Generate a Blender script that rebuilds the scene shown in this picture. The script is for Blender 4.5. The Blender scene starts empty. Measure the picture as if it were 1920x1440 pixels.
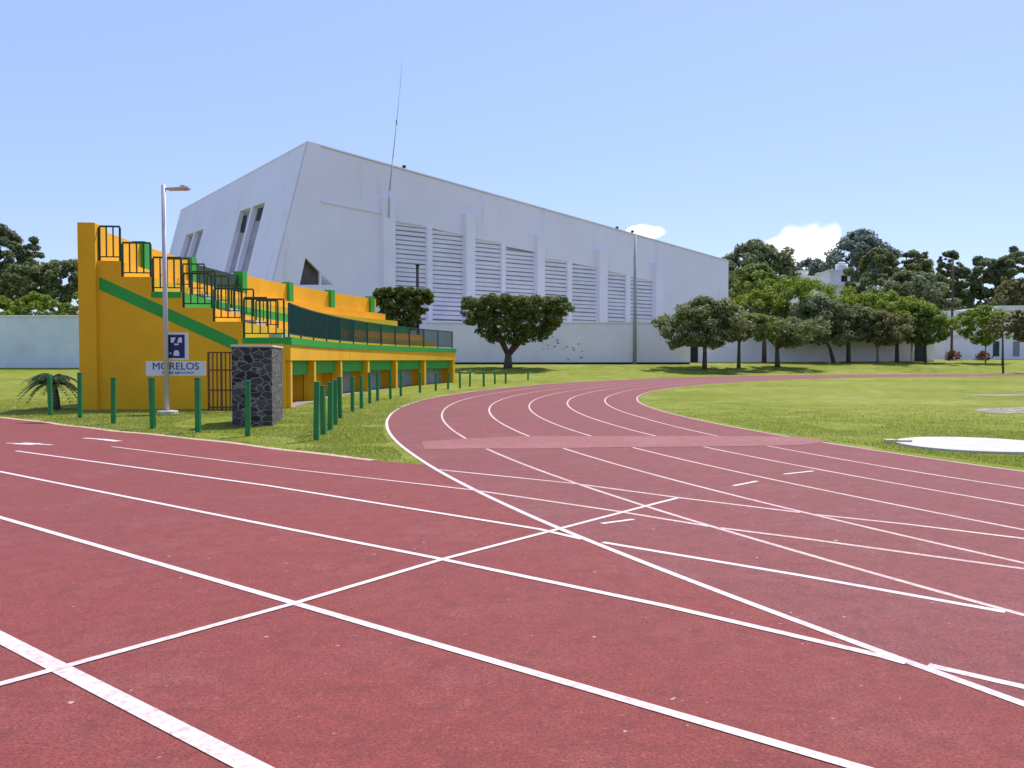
import bpy, math, random
import numpy as np
from mathutils import Vector, noise
from mathutils.geometry import tessellate_polygon
random.seed(7); RNG = np.random.default_rng(7)
sc = bpy.context.scene
COL = sc.collection
PI = math.pi

# ------------------------------------------------------------------ camera model (photo pixels 1920x1440)
F, HZ, CH = 1550.0, 675.0, 1.3
PITCH = math.atan((720 - HZ) / F)
CAM = Vector((0, 0, CH))
def ray(px, py):
    u = (px - 960) / F; v = (720 - py) / F
    c, s = math.cos(PITCH), math.sin(PITCH)
    return Vector((u, c + v * s, -s + v * c))
def ss(x, a, b):
    t = min(1, max(0, (x - a) / (b - a))); return t * t * (3 - 2 * t)
TC = (39.5, 22.3)                      # centre of the bend
def terrain(x, y):
    d = math.hypot(x - TC[0], y - TC[1])
    z = 0.2 * ss(y, 30, 66)
    z += ss(d, 44, 54) * (0.72 * ss(y, 47, 70) + 0.45 * ss(y, 72, 92))
    return z
def at_ground(px, py):
    r = ray(px, py); t = 1.0
    while t < 400:
        p = CAM + r * t
        if p.z <= terrain(p.x, p.y): break
        t += 0.04
    p = CAM + r * t
    return Vector((p.x, p.y, terrain(p.x, p.y)))
def flat(px, py, z=0.0):
    r = ray(px, py); return CAM + r * ((z - CH) / r.z)
def at_depth(px, py, Y):
    r = ray(px, py); return CAM + r * (Y / r.y)
def on_plane(px, py, P, N):
    r = ray(px, py); return CAM + r * ((P - CAM).dot(N) / r.dot(N))

# ------------------------------------------------------------------ materials
def nodes(m):
    m.use_nodes = True; return m.node_tree.nodes, m.node_tree.links
def mat(name, col, rough=0.75, var=0.12, scale=2.0, bump=0.0, bscale=40.0, dirt=None, dirtcol=(0.25, 0.24, 0.22), stretch=(1, 1, 1), metal=0.0, spec=0.3, col2=None):
    m = bpy.data.materials.new(name); n, l = nodes(m)
    b = n['Principled BSDF']; b.inputs['Roughness'].default_value = rough
    b.inputs['Metallic'].default_value = metal; b.inputs['Specular IOR Level'].default_value = spec
    tc = n.new('ShaderNodeTexCoord'); mp = n.new('ShaderNodeMapping'); l.new(tc.outputs['Object'], mp.inputs[0])
    mp.inputs['Scale'].default_value = stretch
    nz = n.new('ShaderNodeTexNoise'); nz.inputs['Scale'].default_value = scale; nz.inputs['Detail'].default_value = 7; nz.inputs['Roughness'].default_value = 0.65
    l.new(mp.outputs[0], nz.inputs['Vector'])
    mx = n.new('ShaderNodeMix'); mx.data_type = 'RGBA'
    c2 = col2 or tuple(min(1, c * (1 - var)) for c in col)
    c1 = tuple(min(1, c * (1 + var)) for c in col)
    mx.inputs['A'].default_value = (*c1, 1); mx.inputs['B'].default_value = (*c2, 1)
    rp = n.new('ShaderNodeMapRange'); rp.inputs['From Min'].default_value = 0.3; rp.inputs['From Max'].default_value = 0.7
    l.new(nz.outputs['Fac'], rp.inputs['Value']); l.new(rp.outputs['Result'], mx.inputs['Factor'])
    out = mx.outputs['Result']
    if dirt:
        d = n.new('ShaderNodeTexNoise'); d.inputs['Scale'].default_value = dirt[0]; d.inputs['Detail'].default_value = 9; d.inputs['Roughness'].default_value = 0.7
        mp2 = n.new('ShaderNodeMapping'); mp2.inputs['Scale'].default_value = dirt[3] if len(dirt) > 3 else (1, 1, 1)
        l.new(tc.outputs['Object'], mp2.inputs[0]); l.new(mp2.outputs[0], d.inputs['Vector'])
        r2 = n.new('ShaderNodeMapRange'); r2.inputs['From Min'].default_value = dirt[1]; r2.inputs['From Max'].default_value = dirt[1] + 0.16
        r2.inputs['To Max'].default_value = dirt[2]
        l.new(d.outputs['Fac'], r2.inputs['Value'])
        m2 = n.new('ShaderNodeMix'); m2.data_type = 'RGBA'; m2.inputs['B'].default_value = (*dirtcol, 1)
        l.new(out, m2.inputs['A']); l.new(r2.outputs['Result'], m2.inputs['Factor']); out = m2.outputs['Result']
    l.new(out, b.inputs['Base Color'])
    if bump:
        bn = n.new('ShaderNodeTexNoise'); bn.inputs['Scale'].default_value = bscale; bn.inputs['Detail'].default_value = 5
        l.new(tc.outputs['Object'], bn.inputs['Vector'])
        bp = n.new('ShaderNodeBump'); bp.inputs['Strength'].default_value = bump; bp.inputs['Distance'].default_value = 0.02
        l.new(bn.outputs['Fac'], bp.inputs['Height']); l.new(bp.outputs['Normal'], b.inputs['Normal'])
    return m
def leafmat(name, c1, c2, c3=None):
    m = bpy.data.materials.new(name); n, l = nodes(m); b = n['Principled BSDF']
    b.inputs['Roughness'].default_value = 0.6; b.inputs['Specular IOR Level'].default_value = 0.2
    g = n.new('ShaderNodeNewGeometry'); cr = n.new('ShaderNodeValToRGB')
    cr.color_ramp.elements[0].color = (*c1, 1); cr.color_ramp.elements[1].color = (*c2, 1)
    if c3:
        e = cr.color_ramp.elements.new(0.85); e.color = (*c2, 1); cr.color_ramp.elements[-1].color = (*c3, 1)
    l.new(g.outputs['Random Per Island'], cr.inputs['Fac']); l.new(cr.outputs['Color'], b.inputs['Base Color'])
    tr = n.new('ShaderNodeBsdfTranslucent'); l.new(cr.outputs['Color'], tr.inputs['Color'])
    ms = n.new('ShaderNodeMixShader'); ms.inputs[0].default_value = 0.42
    l.new(b.outputs[0], ms.inputs[1]); l.new(tr.outputs[0], ms.inputs[2]); l.new(ms.outputs[0], n['Material Output'].inputs['Surface'])
    return m

M = {}
M['white'] = mat('white_plaster', (0.86, 0.80, 0.91), 0.85, 0.04, 0.25, dirt=(0.8, 0.58, 0.50, (1, 1, 0.12)), dirtcol=(0.50, 0.49, 0.50))
M['pil'] = mat('white_pilaster', (0.88, 0.83, 0.94), 0.85, 0.05, 0.4)
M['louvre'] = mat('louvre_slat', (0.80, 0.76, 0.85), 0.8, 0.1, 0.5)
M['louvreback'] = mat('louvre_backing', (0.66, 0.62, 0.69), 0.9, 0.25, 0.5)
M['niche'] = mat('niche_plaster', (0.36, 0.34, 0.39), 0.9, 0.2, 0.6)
M['dark'] = mat('dark_opening', (0.02, 0.02, 0.025), 0.6, 0.3, 2)
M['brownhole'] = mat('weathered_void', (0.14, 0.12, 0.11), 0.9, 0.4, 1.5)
M['wallw'] = mat('stained_wall', (0.88, 0.82, 0.86), 0.9, 0.08, 0.3, dirt=(1.1, 0.64, 0.55), dirtcol=(0.22, 0.21, 0.22))
M['coping'] = mat('coping', (0.75, 0.73, 0.73), 0.85, 0.08, 1)
M['wallblue'] = mat('blue_grey_wall', (0.66, 0.73, 0.74), 0.9, 0.12, 0.4, dirt=(0.8, 0.6, 0.5, (1, 1, 0.4)), dirtcol=(0.42, 0.47, 0.48))
M['yellow'] = mat('yellow_ochre_paint', (0.78, 0.40, 0.010), 0.75, 0.10, 0.6, dirt=(1.3, 0.60, 0.5, (1, 1, 0.3)), dirtcol=(0.42, 0.17, 0.02))
M['green'] = mat('green_paint', (0.03, 0.32, 0.045), 0.55, 0.12, 1.0)
M['rail'] = mat('dark_rail', (0.016, 0.055, 0.028), 0.5, 0.3, 4)
M['railteal'] = mat('teal_rail', (0.010, 0.060, 0.052), 0.5, 0.25, 4)
M['mesh'] = mat('dark_green_netting', (0.022, 0.05, 0.045), 0.9, 0.3, 3)
M['greydoor'] = mat('grey_steel_door', (0.25, 0.27, 0.28), 0.55, 0.2, 1.2)
M['bollard'] = mat('green_bollard_paint', (0.02, 0.19, 0.055), 0.45, 0.2, 3, dirt=(6, 0.62, 0.5), dirtcol=(0.10, 0.10, 0.06))
M['galv'] = mat('galvanised', (0.50, 0.47, 0.48), 0.5, 0.1, 4, metal=0.2)
M['concrete'] = mat('concrete', (0.50, 0.47, 0.44), 0.9, 0.14, 2.5, bump=0.3, bscale=30)
M['signwhite'] = mat('sign_white', (0.62, 0.63, 0.72), 0.5, 0.05, 3)
M['signblue'] = mat('sign_navy', (0.015, 0.02, 0.11), 0.5, 0.1, 3)
M['letter'] = mat('sign_letters', (0.03, 0.03, 0.10), 0.5, 0.1, 3)
M['gate'] = mat('rusty_brown_bars', (0.11, 0.055, 0.02), 0.7, 0.3, 5)
M['bark'] = mat('bark', (0.11, 0.085, 0.07), 0.95, 0.35, 5, bump=0.6, bscale=14)
M['barkpale'] = mat('pale_bark', (0.24, 0.20, 0.17), 0.95, 0.3, 5)
M['pole'] = mat('grey_green_pole', (0.34, 0.38, 0.40), 0.7, 0.1, 2)
M['darkpole'] = mat('dark_pole', (0.03, 0.03, 0.035), 0.8, 0.2, 2)
M['house'] = mat('house_plaster', (0.80, 0.76, 0.76), 0.85, 0.12, 0.7)
M['orange'] = mat('orange_paint', (0.27, 0.09, 0.05), 0.6, 0.2, 4)
M['tealdoor'] = mat('teal_door', (0.03, 0.06, 0.07), 0.6, 0.2, 2)
M['stonelight'] = mat('pale_stone', (0.50, 0.50, 0.36), 0.9, 0.2, 4, bump=0.4)
M['leafdark'] = leafmat('leaf_clipped', (0.066, 0.100, 0.026), (0.179, 0.218, 0.060), (0.330, 0.370, 0.106))
M['leafolive'] = leafmat('leaf_olive', (0.122, 0.151, 0.058), (0.288, 0.310, 0.122))
M['leafyellow'] = leafmat('leaf_yellowgreen', (0.15, 0.21, 0.022), (0.31, 0.38, 0.045))
M['leafdeep'] = leafmat('leaf_deep', (0.118, 0.154, 0.072), (0.270, 0.296, 0.144))
M['leafmid'] = leafmat('leaf_mid', (0.127, 0.176, 0.039), (0.275, 0.325, 0.077))
M['leafbrown'] = leafmat('leaf_brownish', (0.14, 0.14, 0.05), (0.29, 0.28, 0.11))
M['leafblue'] = leafmat('leaf_bluish', (0.126, 0.169, 0.149), (0.277, 0.317, 0.252))
M['leafred'] = leafmat('leaf_red', (0.12, 0.06, 0.03), (0.36, 0.12, 0.06))
M['palm'] = leafmat('palm_leaf', (0.179, 0.224, 0.078), (0.381, 0.448, 0.179))
M['blade'] = leafmat('grass_blade', (0.20, 0.26, 0.025), (0.34, 0.37, 0.06), (0.52, 0.47, 0.18))

def blade_patches():
    m = M['blade']; n, l = nodes(m); b = n['Principled BSDF']; src = b.inputs['Base Color'].links[0].from_socket
    tc = n.new('ShaderNodeTexCoord'); t = n.new('ShaderNodeTexNoise'); t.inputs['Scale'].default_value = 0.9; t.inputs['Detail'].default_value = 6; l.new(tc.outputs['Object'], t.inputs['Vector'])
    r = n.new('ShaderNodeMapRange'); r.inputs['From Min'].default_value = 0.46; r.inputs['From Max'].default_value = 0.66; r.inputs['To Max'].default_value = 0.8; l.new(t.outputs['Fac'], r.inputs['Value'])
    x = n.new('ShaderNodeMix'); x.data_type = 'RGBA'; x.inputs['B'].default_value = (0.42, 0.42, 0.17, 1); l.new(src, x.inputs['A']); l.new(r.outputs['Result'], x.inputs['Factor']); l.new(x.outputs['Result'], b.inputs['Base Color'])
blade_patches()

def stone_mat():
    m = bpy.data.materials.new('volcanic_rubble'); n, l = nodes(m); b = n['Principled BSDF']; b.inputs['Roughness'].default_value = 0.9
    tc = n.new('ShaderNodeTexCoord'); mp = n.new('ShaderNodeMapping'); mp.inputs['Scale'].default_value = (1, 1, 1.8); l.new(tc.outputs['Object'], mp.inputs[0])
    nz = n.new('ShaderNodeTexNoise'); nz.inputs['Scale'].default_value = 6; l.new(mp.outputs[0], nz.inputs['Vector'])
    ad = n.new('ShaderNodeMix'); ad.data_type = 'RGBA'; ad.inputs['Factor'].default_value = 0.12
    l.new(mp.outputs[0], ad.inputs['A']); l.new(nz.outputs['Color'], ad.inputs['B'])
    v = n.new('ShaderNodeTexVoronoi'); v.inputs['Scale'].default_value = 5.6; v.feature = 'DISTANCE_TO_EDGE'; l.new(ad.outputs['Result'], v.inputs['Vector'])
    v2 = n.new('ShaderNodeTexVoronoi'); v2.inputs['Scale'].default_value = 5.6; l.new(ad.outputs['Result'], v2.inputs['Vector'])
    cr = n.new('ShaderNodeValToRGB'); cr.color_ramp.elements[0].color = (0.012, 0.012, 0.012, 1); cr.color_ramp.elements[1].color = (0.075, 0.07, 0.07, 1)
    sp = n.new('ShaderNodeSeparateColor'); l.new(v2.outputs['Color'], sp.inputs[0]); l.new(sp.outputs[0], cr.inputs['Fac'])
    mr = n.new('ShaderNodeMapRange'); mr.inputs['From Min'].default_value = 0.035; mr.inputs['From Max'].default_value = 0.10; l.new(v.outputs['Distance'], mr.inputs['Value'])
    mx = n.new('ShaderNodeMix'); mx.data_type = 'RGBA'; mx.inputs['A'].default_value = (0.20, 0.185, 0.18, 1)
    l.new(mr.outputs['Result'], mx.inputs['Factor']); l.new(cr.outputs['Color'], mx.inputs['B']); l.new(mx.outputs['Result'], b.inputs['Base Color'])
    bp = n.new('ShaderNodeBump'); bp.inputs['Strength'].default_value = 0.8; bp.inputs['Distance'].default_value = 0.03
    l.new(mr.outputs['Result'], bp.inputs['Height']); l.new(bp.outputs['Normal'], b.inputs['Normal'])
    return m
M['stone'] = stone_mat()

def track_mat(name, c1, c2):
    m = bpy.data.materials.new(name); n, l = nodes(m); b = n['Principled BSDF']
    b.inputs['Roughness'].default_value = 0.8; b.inputs['Specular IOR Level'].default_value = 0.12
    tc = n.new('ShaderNodeTexCoord')
    def nz(s, d=4, r=0.6):
        t = n.new('ShaderNodeTexNoise'); t.inputs['Scale'].default_value = s; t.inputs['Detail'].default_value = d; t.inputs['Roughness'].default_value = r
        l.new(tc.outputs['Object'], t.inputs['Vector']); return t
    def mixc(a, bcol, fac, f0, f1, amt=1.0):
        r = n.new('ShaderNodeMapRange'); r.inputs['From Min'].default_value = f0; r.inputs['From Max'].default_value = f1; r.inputs['To Max'].default_value = amt
        l.new(fac, r.inputs['Value'])
        x = n.new('ShaderNodeMix'); x.data_type = 'RGBA'
        if isinstance(a, tuple): x.inputs['A'].default_value = (*a, 1)
        else: l.new(a, x.inputs['A'])
        x.inputs['B'].default_value = (*bcol, 1); l.new(r.outputs['Result'], x.inputs['Factor']); return x.outputs['Result']
    big = nz(0.35, 8, 0.7); fine = nz(95, 3, 0.7); mid = nz(7, 6, 0.7); speck = nz(38, 2, 0.5); pale = nz(17, 2, 0.5)
    o = mixc(c1, c2, big.outputs['Fac'], 0.35, 0.68)
    dust = nz(1.1, 8, 0.75); o = mixc(o, (c1[0] * 1.1, c1[1] * 2.0, c1[2] * 2.1), dust.outputs['Fac'], 0.50, 0.74, 0.6)
    o = mixc(o, tuple(c * 0.74 for c in c2), mid.outputs['Fac'], 0.45, 0.68, 0.8)
    o = mixc(o, (c1[0] * 0.50, c1[1] * 0.48, c1[2] * 0.50), fine.outputs['Fac'], 0.46, 0.60, 0.8)
    o = mixc(o, (c1[0] * 1.5, c1[1] * 1.9, c1[2] * 1.7), speck.outputs['Fac'], 0.60, 0.72, 0.4)
    o = mixc(o, (0.50, 0.38, 0.34), pale.outputs['Fac'], 0.735, 0.77, 0.75)
    l.new(o, b.inputs['Base Color'])
    bp = n.new('ShaderNodeBump'); bp.inputs['Strength'].default_value = 0.5; bp.inputs['Distance'].default_value = 0.006
    l.new(fine.outputs['Fac'], bp.inputs['Height']); l.new(bp.outputs['Normal'], b.inputs['Normal'])
    b.inputs['Sheen Weight'].default_value = 0.07; b.inputs['Sheen Roughness'].default_value = 0.5; b.inputs['Sheen Tint'].default_value = (0.9, 0.75, 0.85, 1)
    return m
M['track'] = track_mat('red_rubber_track', (0.262, 0.057, 0.046), (0.215, 0.056, 0.047))
M['trackring'] = track_mat('red_rubber_bend', (0.250, 0.070, 0.063), (0.210, 0.066, 0.060))
M['patch'] = track_mat('faded_rubber', (0.34, 0.130, 0.118), (0.29, 0.105, 0.096))

def line_mat(name='lane_paint', c0=(0.60, 0.53, 0.51), c1=(0.42, 0.24, 0.23), p0=0.66, p1=0.92):
    m = bpy.data.materials.new(name); n, l = nodes(m); b = n['Principled BSDF']; b.inputs['Roughness'].default_value = 0.8
    tc = n.new('ShaderNodeTexCoord'); t = n.new('ShaderNodeTexNoise'); t.inputs['Scale'].default_value = 26; t.inputs['Detail'].default_value = 6; t.inputs['Roughness'].default_value = 0.75
    l.new(tc.outputs['Object'], t.inputs['Vector'])
    t2 = n.new('ShaderNodeTexNoise'); t2.inputs['Scale'].default_value = 0.9; l.new(tc.outputs['Object'], t2.inputs['Vector'])
    ad = n.new('ShaderNodeMath'); ad.operation = 'MULTIPLY_ADD'; ad.inputs[1].default_value = 0.35; l.new(t2.outputs['Fac'], ad.inputs[0]); l.new(t.outputs['Fac'], ad.inputs[2])
    cr = n.new('ShaderNodeValToRGB'); cr.color_ramp.elements[0].position = p0; cr.color_ramp.elements[0].color = (*c0, 1)
    cr.color_ramp.elements[1].position = p1; cr.color_ramp.elements[1].color = (*c1, 1)
    l.new(ad.outputs[0], cr.inputs['Fac']); l.new(cr.outputs['Color'], b.inputs['Base Color'])
    return m
M['line'] = line_mat()
M['faded'] = line_mat('faded_lane_paint', (0.56, 0.44, 0.42), (0.36, 0.18, 0.17), 0.56, 0.88)

def grass_mat():
    m = bpy.data.materials.new('turf'); n, l = nodes(m); b = n['Principled BSDF']; b.inputs['Roughness'].default_value = 0.9; b.inputs['Specular IOR Level'].default_value = 0.1
    tc = n.new('ShaderNodeTexCoord')
    def nz(s, d=6, r=0.65):
        t = n.new('ShaderNodeTexNoise'); t.inputs['Scale'].default_value = s; t.inputs['Detail'].default_value = d; t.inputs['Roughness'].default_value = r
        l.new(tc.outputs['Object'], t.inputs['Vector']); return t
    a, c, e, g = nz(0.12), nz(1.4), nz(18), nz(0.5)
    cr = n.new('ShaderNodeValToRGB')
    el = cr.color_ramp.elements; el[0].position = 0.36; el[0].color = (0.135, 0.180, 0.012, 1); el[1].position = 0.64; el[1].color = (0.35, 0.35, 0.082, 1)
    x = el.new(0.5); x.color = (0.235, 0.262, 0.028, 1)
    m1 = n.new('ShaderNodeMath'); m1.operation = 'MULTIPLY_ADD'; m1.inputs[1].default_value = 0.5; l.new(c.outputs['Fac'], m1.inputs[0])
    m2 = n.new('ShaderNodeMath'); m2.operation = 'MULTIPLY'; m2.inputs[1].default_value = 0.5; l.new(a.outputs['Fac'], m2.inputs[0]); l.new(m2.outputs[0], m1.inputs[2])
    l.new(m1.outputs[0], cr.inputs['Fac'])
    mx = n.new('ShaderNodeMix'); mx.data_type = 'RGBA'; mx.blend_type = 'MULTIPLY'
    r = n.new('ShaderNodeMapRange'); r.inputs['From Min'].default_value = 0.35; r.inputs['From Max'].default_value = 0.65; l.new(e.outputs['Fac'], r.inputs['Value'])
    mx.inputs['B'].default_value = (0.55, 0.6, 0.5, 1); l.new(r.outputs['Result'], mx.inputs['Factor']); l.new(cr.outputs['Color'], mx.inputs['A'])
    # dry bare patches
    r2 = n.new('ShaderNodeMapRange'); r2.inputs['From Min'].default_value = 0.54; r2.inputs['From Max'].default_value = 0.72; r2.inputs['To Max'].default_value = 0.45; l.new(g.outputs['Fac'], r2.inputs['Value'])
    m3 = n.new('ShaderNodeMix'); m3.data_type = 'RGBA'; m3.inputs['B'].default_value = (0.36, 0.33, 0.18, 1); l.new(r2.outputs['Result'], m3.inputs['Factor']); l.new(mx.outputs['Result'], m3.inputs['A'])
    l.new(m3.outputs['Result'], b.inputs['Base Color'])
    bp = n.new('ShaderNodeBump'); bp.inputs['Strength'].default_value = 0.8; bp.inputs['Distance'].default_value = 0.04; l.new(e.outputs['Fac'], bp.inputs['Height']); l.new(bp.outputs['Normal'], b.inputs['Normal'])
    return m
M['turf'] = grass_mat()

# ------------------------------------------------------------------ objects
def wloc(o):
    v = Vector(o.location)
    while o.parent: o = o.parent; v += Vector(o.location)
    return v
def tag(o, label=None, cat=None, group=None, kind=None):
    if label: o['label'] = label
    if cat: o['category'] = cat
    if group: o['group'] = group
    if kind: o['kind'] = kind
    return o
def thing(name, label, cat, loc, group=None):
    o = bpy.data.objects.new(name, None); COL.objects.link(o); o.location = loc; o.empty_display_size = 0.3
    return tag(o, label, cat, group)
class MB:
    def __init__(s): s.v = []; s.f = []
    def add(s, vs, fs):
        k = len(s.v); s.v += [Vector(v) for v in vs]; s.f += [tuple(i + k for i in f) for f in fs]; return s
    def box(s, o, a, b, c):          # corner o and three edge vectors
        o, a, b, c = map(Vector, (o, a, b, c))
        if a.cross(b).dot(c) < 0: a, b = b, a
        vs = [o, o + a, o + a + b, o + b, o + c, o + a + c, o + a + b + c, o + b + c]
        return s.add(vs, [(0, 3, 2, 1), (4, 5, 6, 7), (0, 1, 5, 4), (1, 2, 6, 5), (2, 3, 7, 6), (3, 0, 4, 7)])
    def cbox(s, c, x, y, z):
        return s.box((c[0] - x / 2, c[1] - y / 2, c[2] - z / 2), (x, 0, 0), (0, y, 0), (0, 0, z))
    def tube(s, p0, p1, r0, r1=None, n=10, cap=True):
        r1 = r0 if r1 is None else r1
        p0, p1 = Vector(p0), Vector(p1); d = (p1 - p0).normalized()
        x = d.orthogonal().normalized(); y = d.cross(x)
        vs = []
        for p, r in ((p0, r0), (p1, r1)):
            vs += [p + (x * math.cos(2 * PI * i / n) + y * math.sin(2 * PI * i / n)) * r for i in range(n)]
        fs = [(i, (i + 1) % n, n + (i + 1) % n, n + i) for i in range(n)]
        if cap: fs += [tuple(range(n))[::-1], tuple(range(n, 2 * n))]
        return s.add(vs, fs)
    def path(s, pts, rad, n=8):
        rings = []; pts = [Vector(p) for p in pts]; k = len(s.v)
        for i, p in enumerate(pts):
            d = (pts[min(i + 1, len(pts) - 1)] - pts[max(i - 1, 0)]).normalized()
            x = d.cross(Vector((0.3, 0.9, 0.1))).normalized(); y = d.cross(x)
            s.v += [p + (x * math.cos(2 * PI * j / n) + y * math.sin(2 * PI * j / n)) * rad[i] for j in range(n)]
        for i in range(len(pts) - 1):
            for j in range(n):
                s.f.append((k + i * n + j, k + i * n + (j + 1) % n, k + (i + 1) * n + (j + 1) % n, k + (i + 1) * n + j))
        s.f.append(tuple(k + j for j in range(n))[::-1]); s.f.append(tuple(k + (len(pts) - 1) * n + j for j in range(n)))
        return s
    def prism(s, poly, ext):         # polygon extruded by a vector
        poly = [Vector(p) for p in poly]; ext = Vector(ext); n = len(poly)
        nrm = Vector((0, 0, 0))
        for i in range(n): nrm += poly[i].cross(poly[(i + 1) % n])
        if nrm.dot(ext) < 0: poly = poly[::-1]
        vs = poly + [p + ext for p in poly]
        fs = [tuple(range(n))[::-1], tuple(range(n, 2 * n))] + [(i, (i + 1) % n, n + (i + 1) % n, n + i) for i in range(n)]
        return s.add(vs, fs)
    def holed(s, outer, holes, ext):  # polygon with holes, extruded by ext (thickness, backwards)
        ext = Vector(ext); loops = [[Vector(p) for p in outer]] + [[Vector(p) for p in h] for h in holes]
        tri = tessellate_polygon(loops); flatv = [p for lp in loops for p in lp]; k = len(s.v); m = len(flatv)
        s.v += flatv + [p + ext for p in flatv]
        for t in tri:
            a, b, c = [flatv[i] for i in t]
            t = tuple(t)
            if (b - a).cross(c - a).dot(ext) > 0: t = t[::-1]
            s.f.append(tuple(i + k for i in t)); s.f.append(tuple(i + k + m for i in t[::-1]))
        off = 0
        for lp in loops:
            n = len(lp)
            for i in range(n):
                a, b = off + i, off + (i + 1) % n
                s.f.append((k + a, k + b, k + m + b, k + m + a))
            off += n
        return s
    def sector(s, C, r0, r1, z0, z1, a0, a1, n=24, z0b=None):
        vs = []; fs = []
        for i in range(n + 1):
            a = a0 + (a1 - a0) * i / n; d = (-math.cos(a), math.sin(a))
            for r, z in ((r0, z0), (r1, z0), (r1, z1), (r0, z1)): vs.append((C[0] + d[0] * r, C[1] + d[1] * r, z))
        for i in range(n):
            for j in range(4): fs.append((i * 4 + j, i * 4 + (j + 1) % 4, i * 4 + 4 + (j + 1) % 4, i * 4 + 4 + j))
        fs += [(0, 1, 2, 3), (n * 4 + 3, n * 4 + 2, n * 4 + 1, n * 4)]
        return s.add(vs, fs)
    def build(s, name, m, parent=None, smooth=False, bevel=0, label=None):
        off = wloc(parent) if parent else Vector((0, 0, 0))
        me = bpy.data.meshes.new(name); me.from_pydata([v - off for v in s.v], [], s.f); me.validate()
        import bmesh
        bm = bmesh.new(); bm.from_mesh(me); bmesh.ops.recalc_face_normals(bm, faces=bm.faces)
        bm.to_mesh(me); bm.free()
        me.materials.append(M[m] if isinstance(m, str) else m)
        o = bpy.data.objects.new(name, me); COL.objects.link(o)
        if parent: o.parent = parent
        if smooth:
            for p in me.polygons: p.use_smooth = len(p.vertices) == 4
        if bevel:
            b = o.modifiers.new('bevel', 'BEVEL'); b.width = bevel; b.segments = 2; b.limit_method = 'ANGLE'
        if label: o['label'] = label
        return o
def sheet(name, verts, faces, m, kind='structure', label=None):
    me = bpy.data.meshes.new(name); me.from_pydata(verts, [], faces); me.materials.append(M[m])
    o = bpy.data.objects.new(name, me); COL.objects.link(o)
    if kind: o['kind'] = kind
    return o

# ------------------------------------------------------------------ ground
def axis(dense0, dense1, step, far):
    a = list(np.arange(dense0, dense1 + 1e-6, step)); g = step; x = dense1
    while x < far: g *= 1.35; x += g; a.append(x)
    g = step; x = dense0
    while x > -far: g *= 1.35; x -= g; a.insert(0, x)
    return a
xs = axis(-40, 80, 1.0, 3000); ys = axis(-12, 110, 1.0, 3000)
vs = [(x, y, terrain(x, y)) for y in ys for x in xs]; w = len(xs)
fs = [(j * w + i, j * w + i + 1, (j + 1) * w + i + 1, (j + 1) * w + i) for j in range(len(ys) - 1) for i in range(w - 1)]
g = sheet('ground', vs, fs, 'turf')
for p in g.data.polygons: p.use_smooth = True

# straight (100 m) track:  n = across, t = along
ND = Vector((0.618, 0.786, 0)); TD = Vector((0.786, -0.618, 0))
def st(n, t, z): return ND * n + TD * t + Vector((0, 0, z))
def tn(p): return p.dot(ND), p.dot(TD)
EDGE = 7.36
def edge_n(t): return EDGE + 0.05 * math.sin(t * 0.9) + 0.03 * math.sin(t * 2.7 + 1) + (0.012 * max(0, -8 - t)) ** 1.0
vs = []; fs = []
tl = [-70 + i * 0.5 for i in range(0, 134)]
for i, t in enumerate(tl):
    vs += [st(-9, t, 0.002), st(edge_n(t), t, 0.002)]
    if i: fs.append((2 * i - 2, 2 * i, 2 * i + 1, 2 * i - 1))
k = len(vs); vs += [st(-9, tl[-1], 0.002), st(5.6, tl[-1], 0.002), st(5.6, 45, 0.002), st(-9, 45, 0.002)]; fs.append((k, k + 3, k + 2, k + 1))
straight = sheet('straight_track', vs, fs, 'track')
bv = []; bf = []
for i, t in enumerate(tl):
    w_ = .03 + .03 * noise.noise((t * 1.3, 4, 1)); bv += [st(edge_n(t) - .05 - w_, t, .0045), st(edge_n(t) + .03 + w_, t, .0045)]
    if i and t < -7.5: bf.append((2 * i - 2, 2 * i, 2 * i + 1, 2 * i - 1))
M['edging'] = mat('dry_edging', (0.46, 0.34, 0.24), 0.95, 0.25, 6)
sheet('track_border', bv, bf, 'edging')
RO = 42.4
def interp(x, tab):
    if x <= tab[0][0]: return tab[0][1]
    for (a, va), (b, vb) in zip(tab, tab[1:]):
        if x <= b: return va + (vb - va) * (x - a) / (b - a)
    return tab[-1][1]
R0T = [(-60, 42.18), (-27, 42.20), (-22, 42.27), (-15, 42.31), (-8, 42.40), (-3, 42.48), (7, 42.66), (25, 42.8), (90, 42.8)]
def lane_r(i, a):
    d = math.degrees(a)
    if i == 0: return interp(d, R0T)
    if i == 1: return 41.16 + 0.55 * (interp(d, R0T) - 42.3)
    if i == 2: return 40.06 + 0.2 * (interp(d, R0T) - 42.3)
    return (None, None, None, 39.03, interp(d, [(-25, 38.03), (-8, 37.92)]), interp(d, [(-20, 37.08), (-6, 36.76)]), interp(d, [(-20, 35.88), (-6, 35.72)]))[i]
LR = [42.4, 41.2, 40.05, 38.95, 37.85, 36.75, 35.65]
A0, A1 = math.radians(-62), math.radians(135)
def rp(r, a, dz):
    x, y = TC[0] - r * math.cos(a), TC[1] + r * math.sin(a)
    return Vector((x, y, terrain(x, y) + dz))
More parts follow.
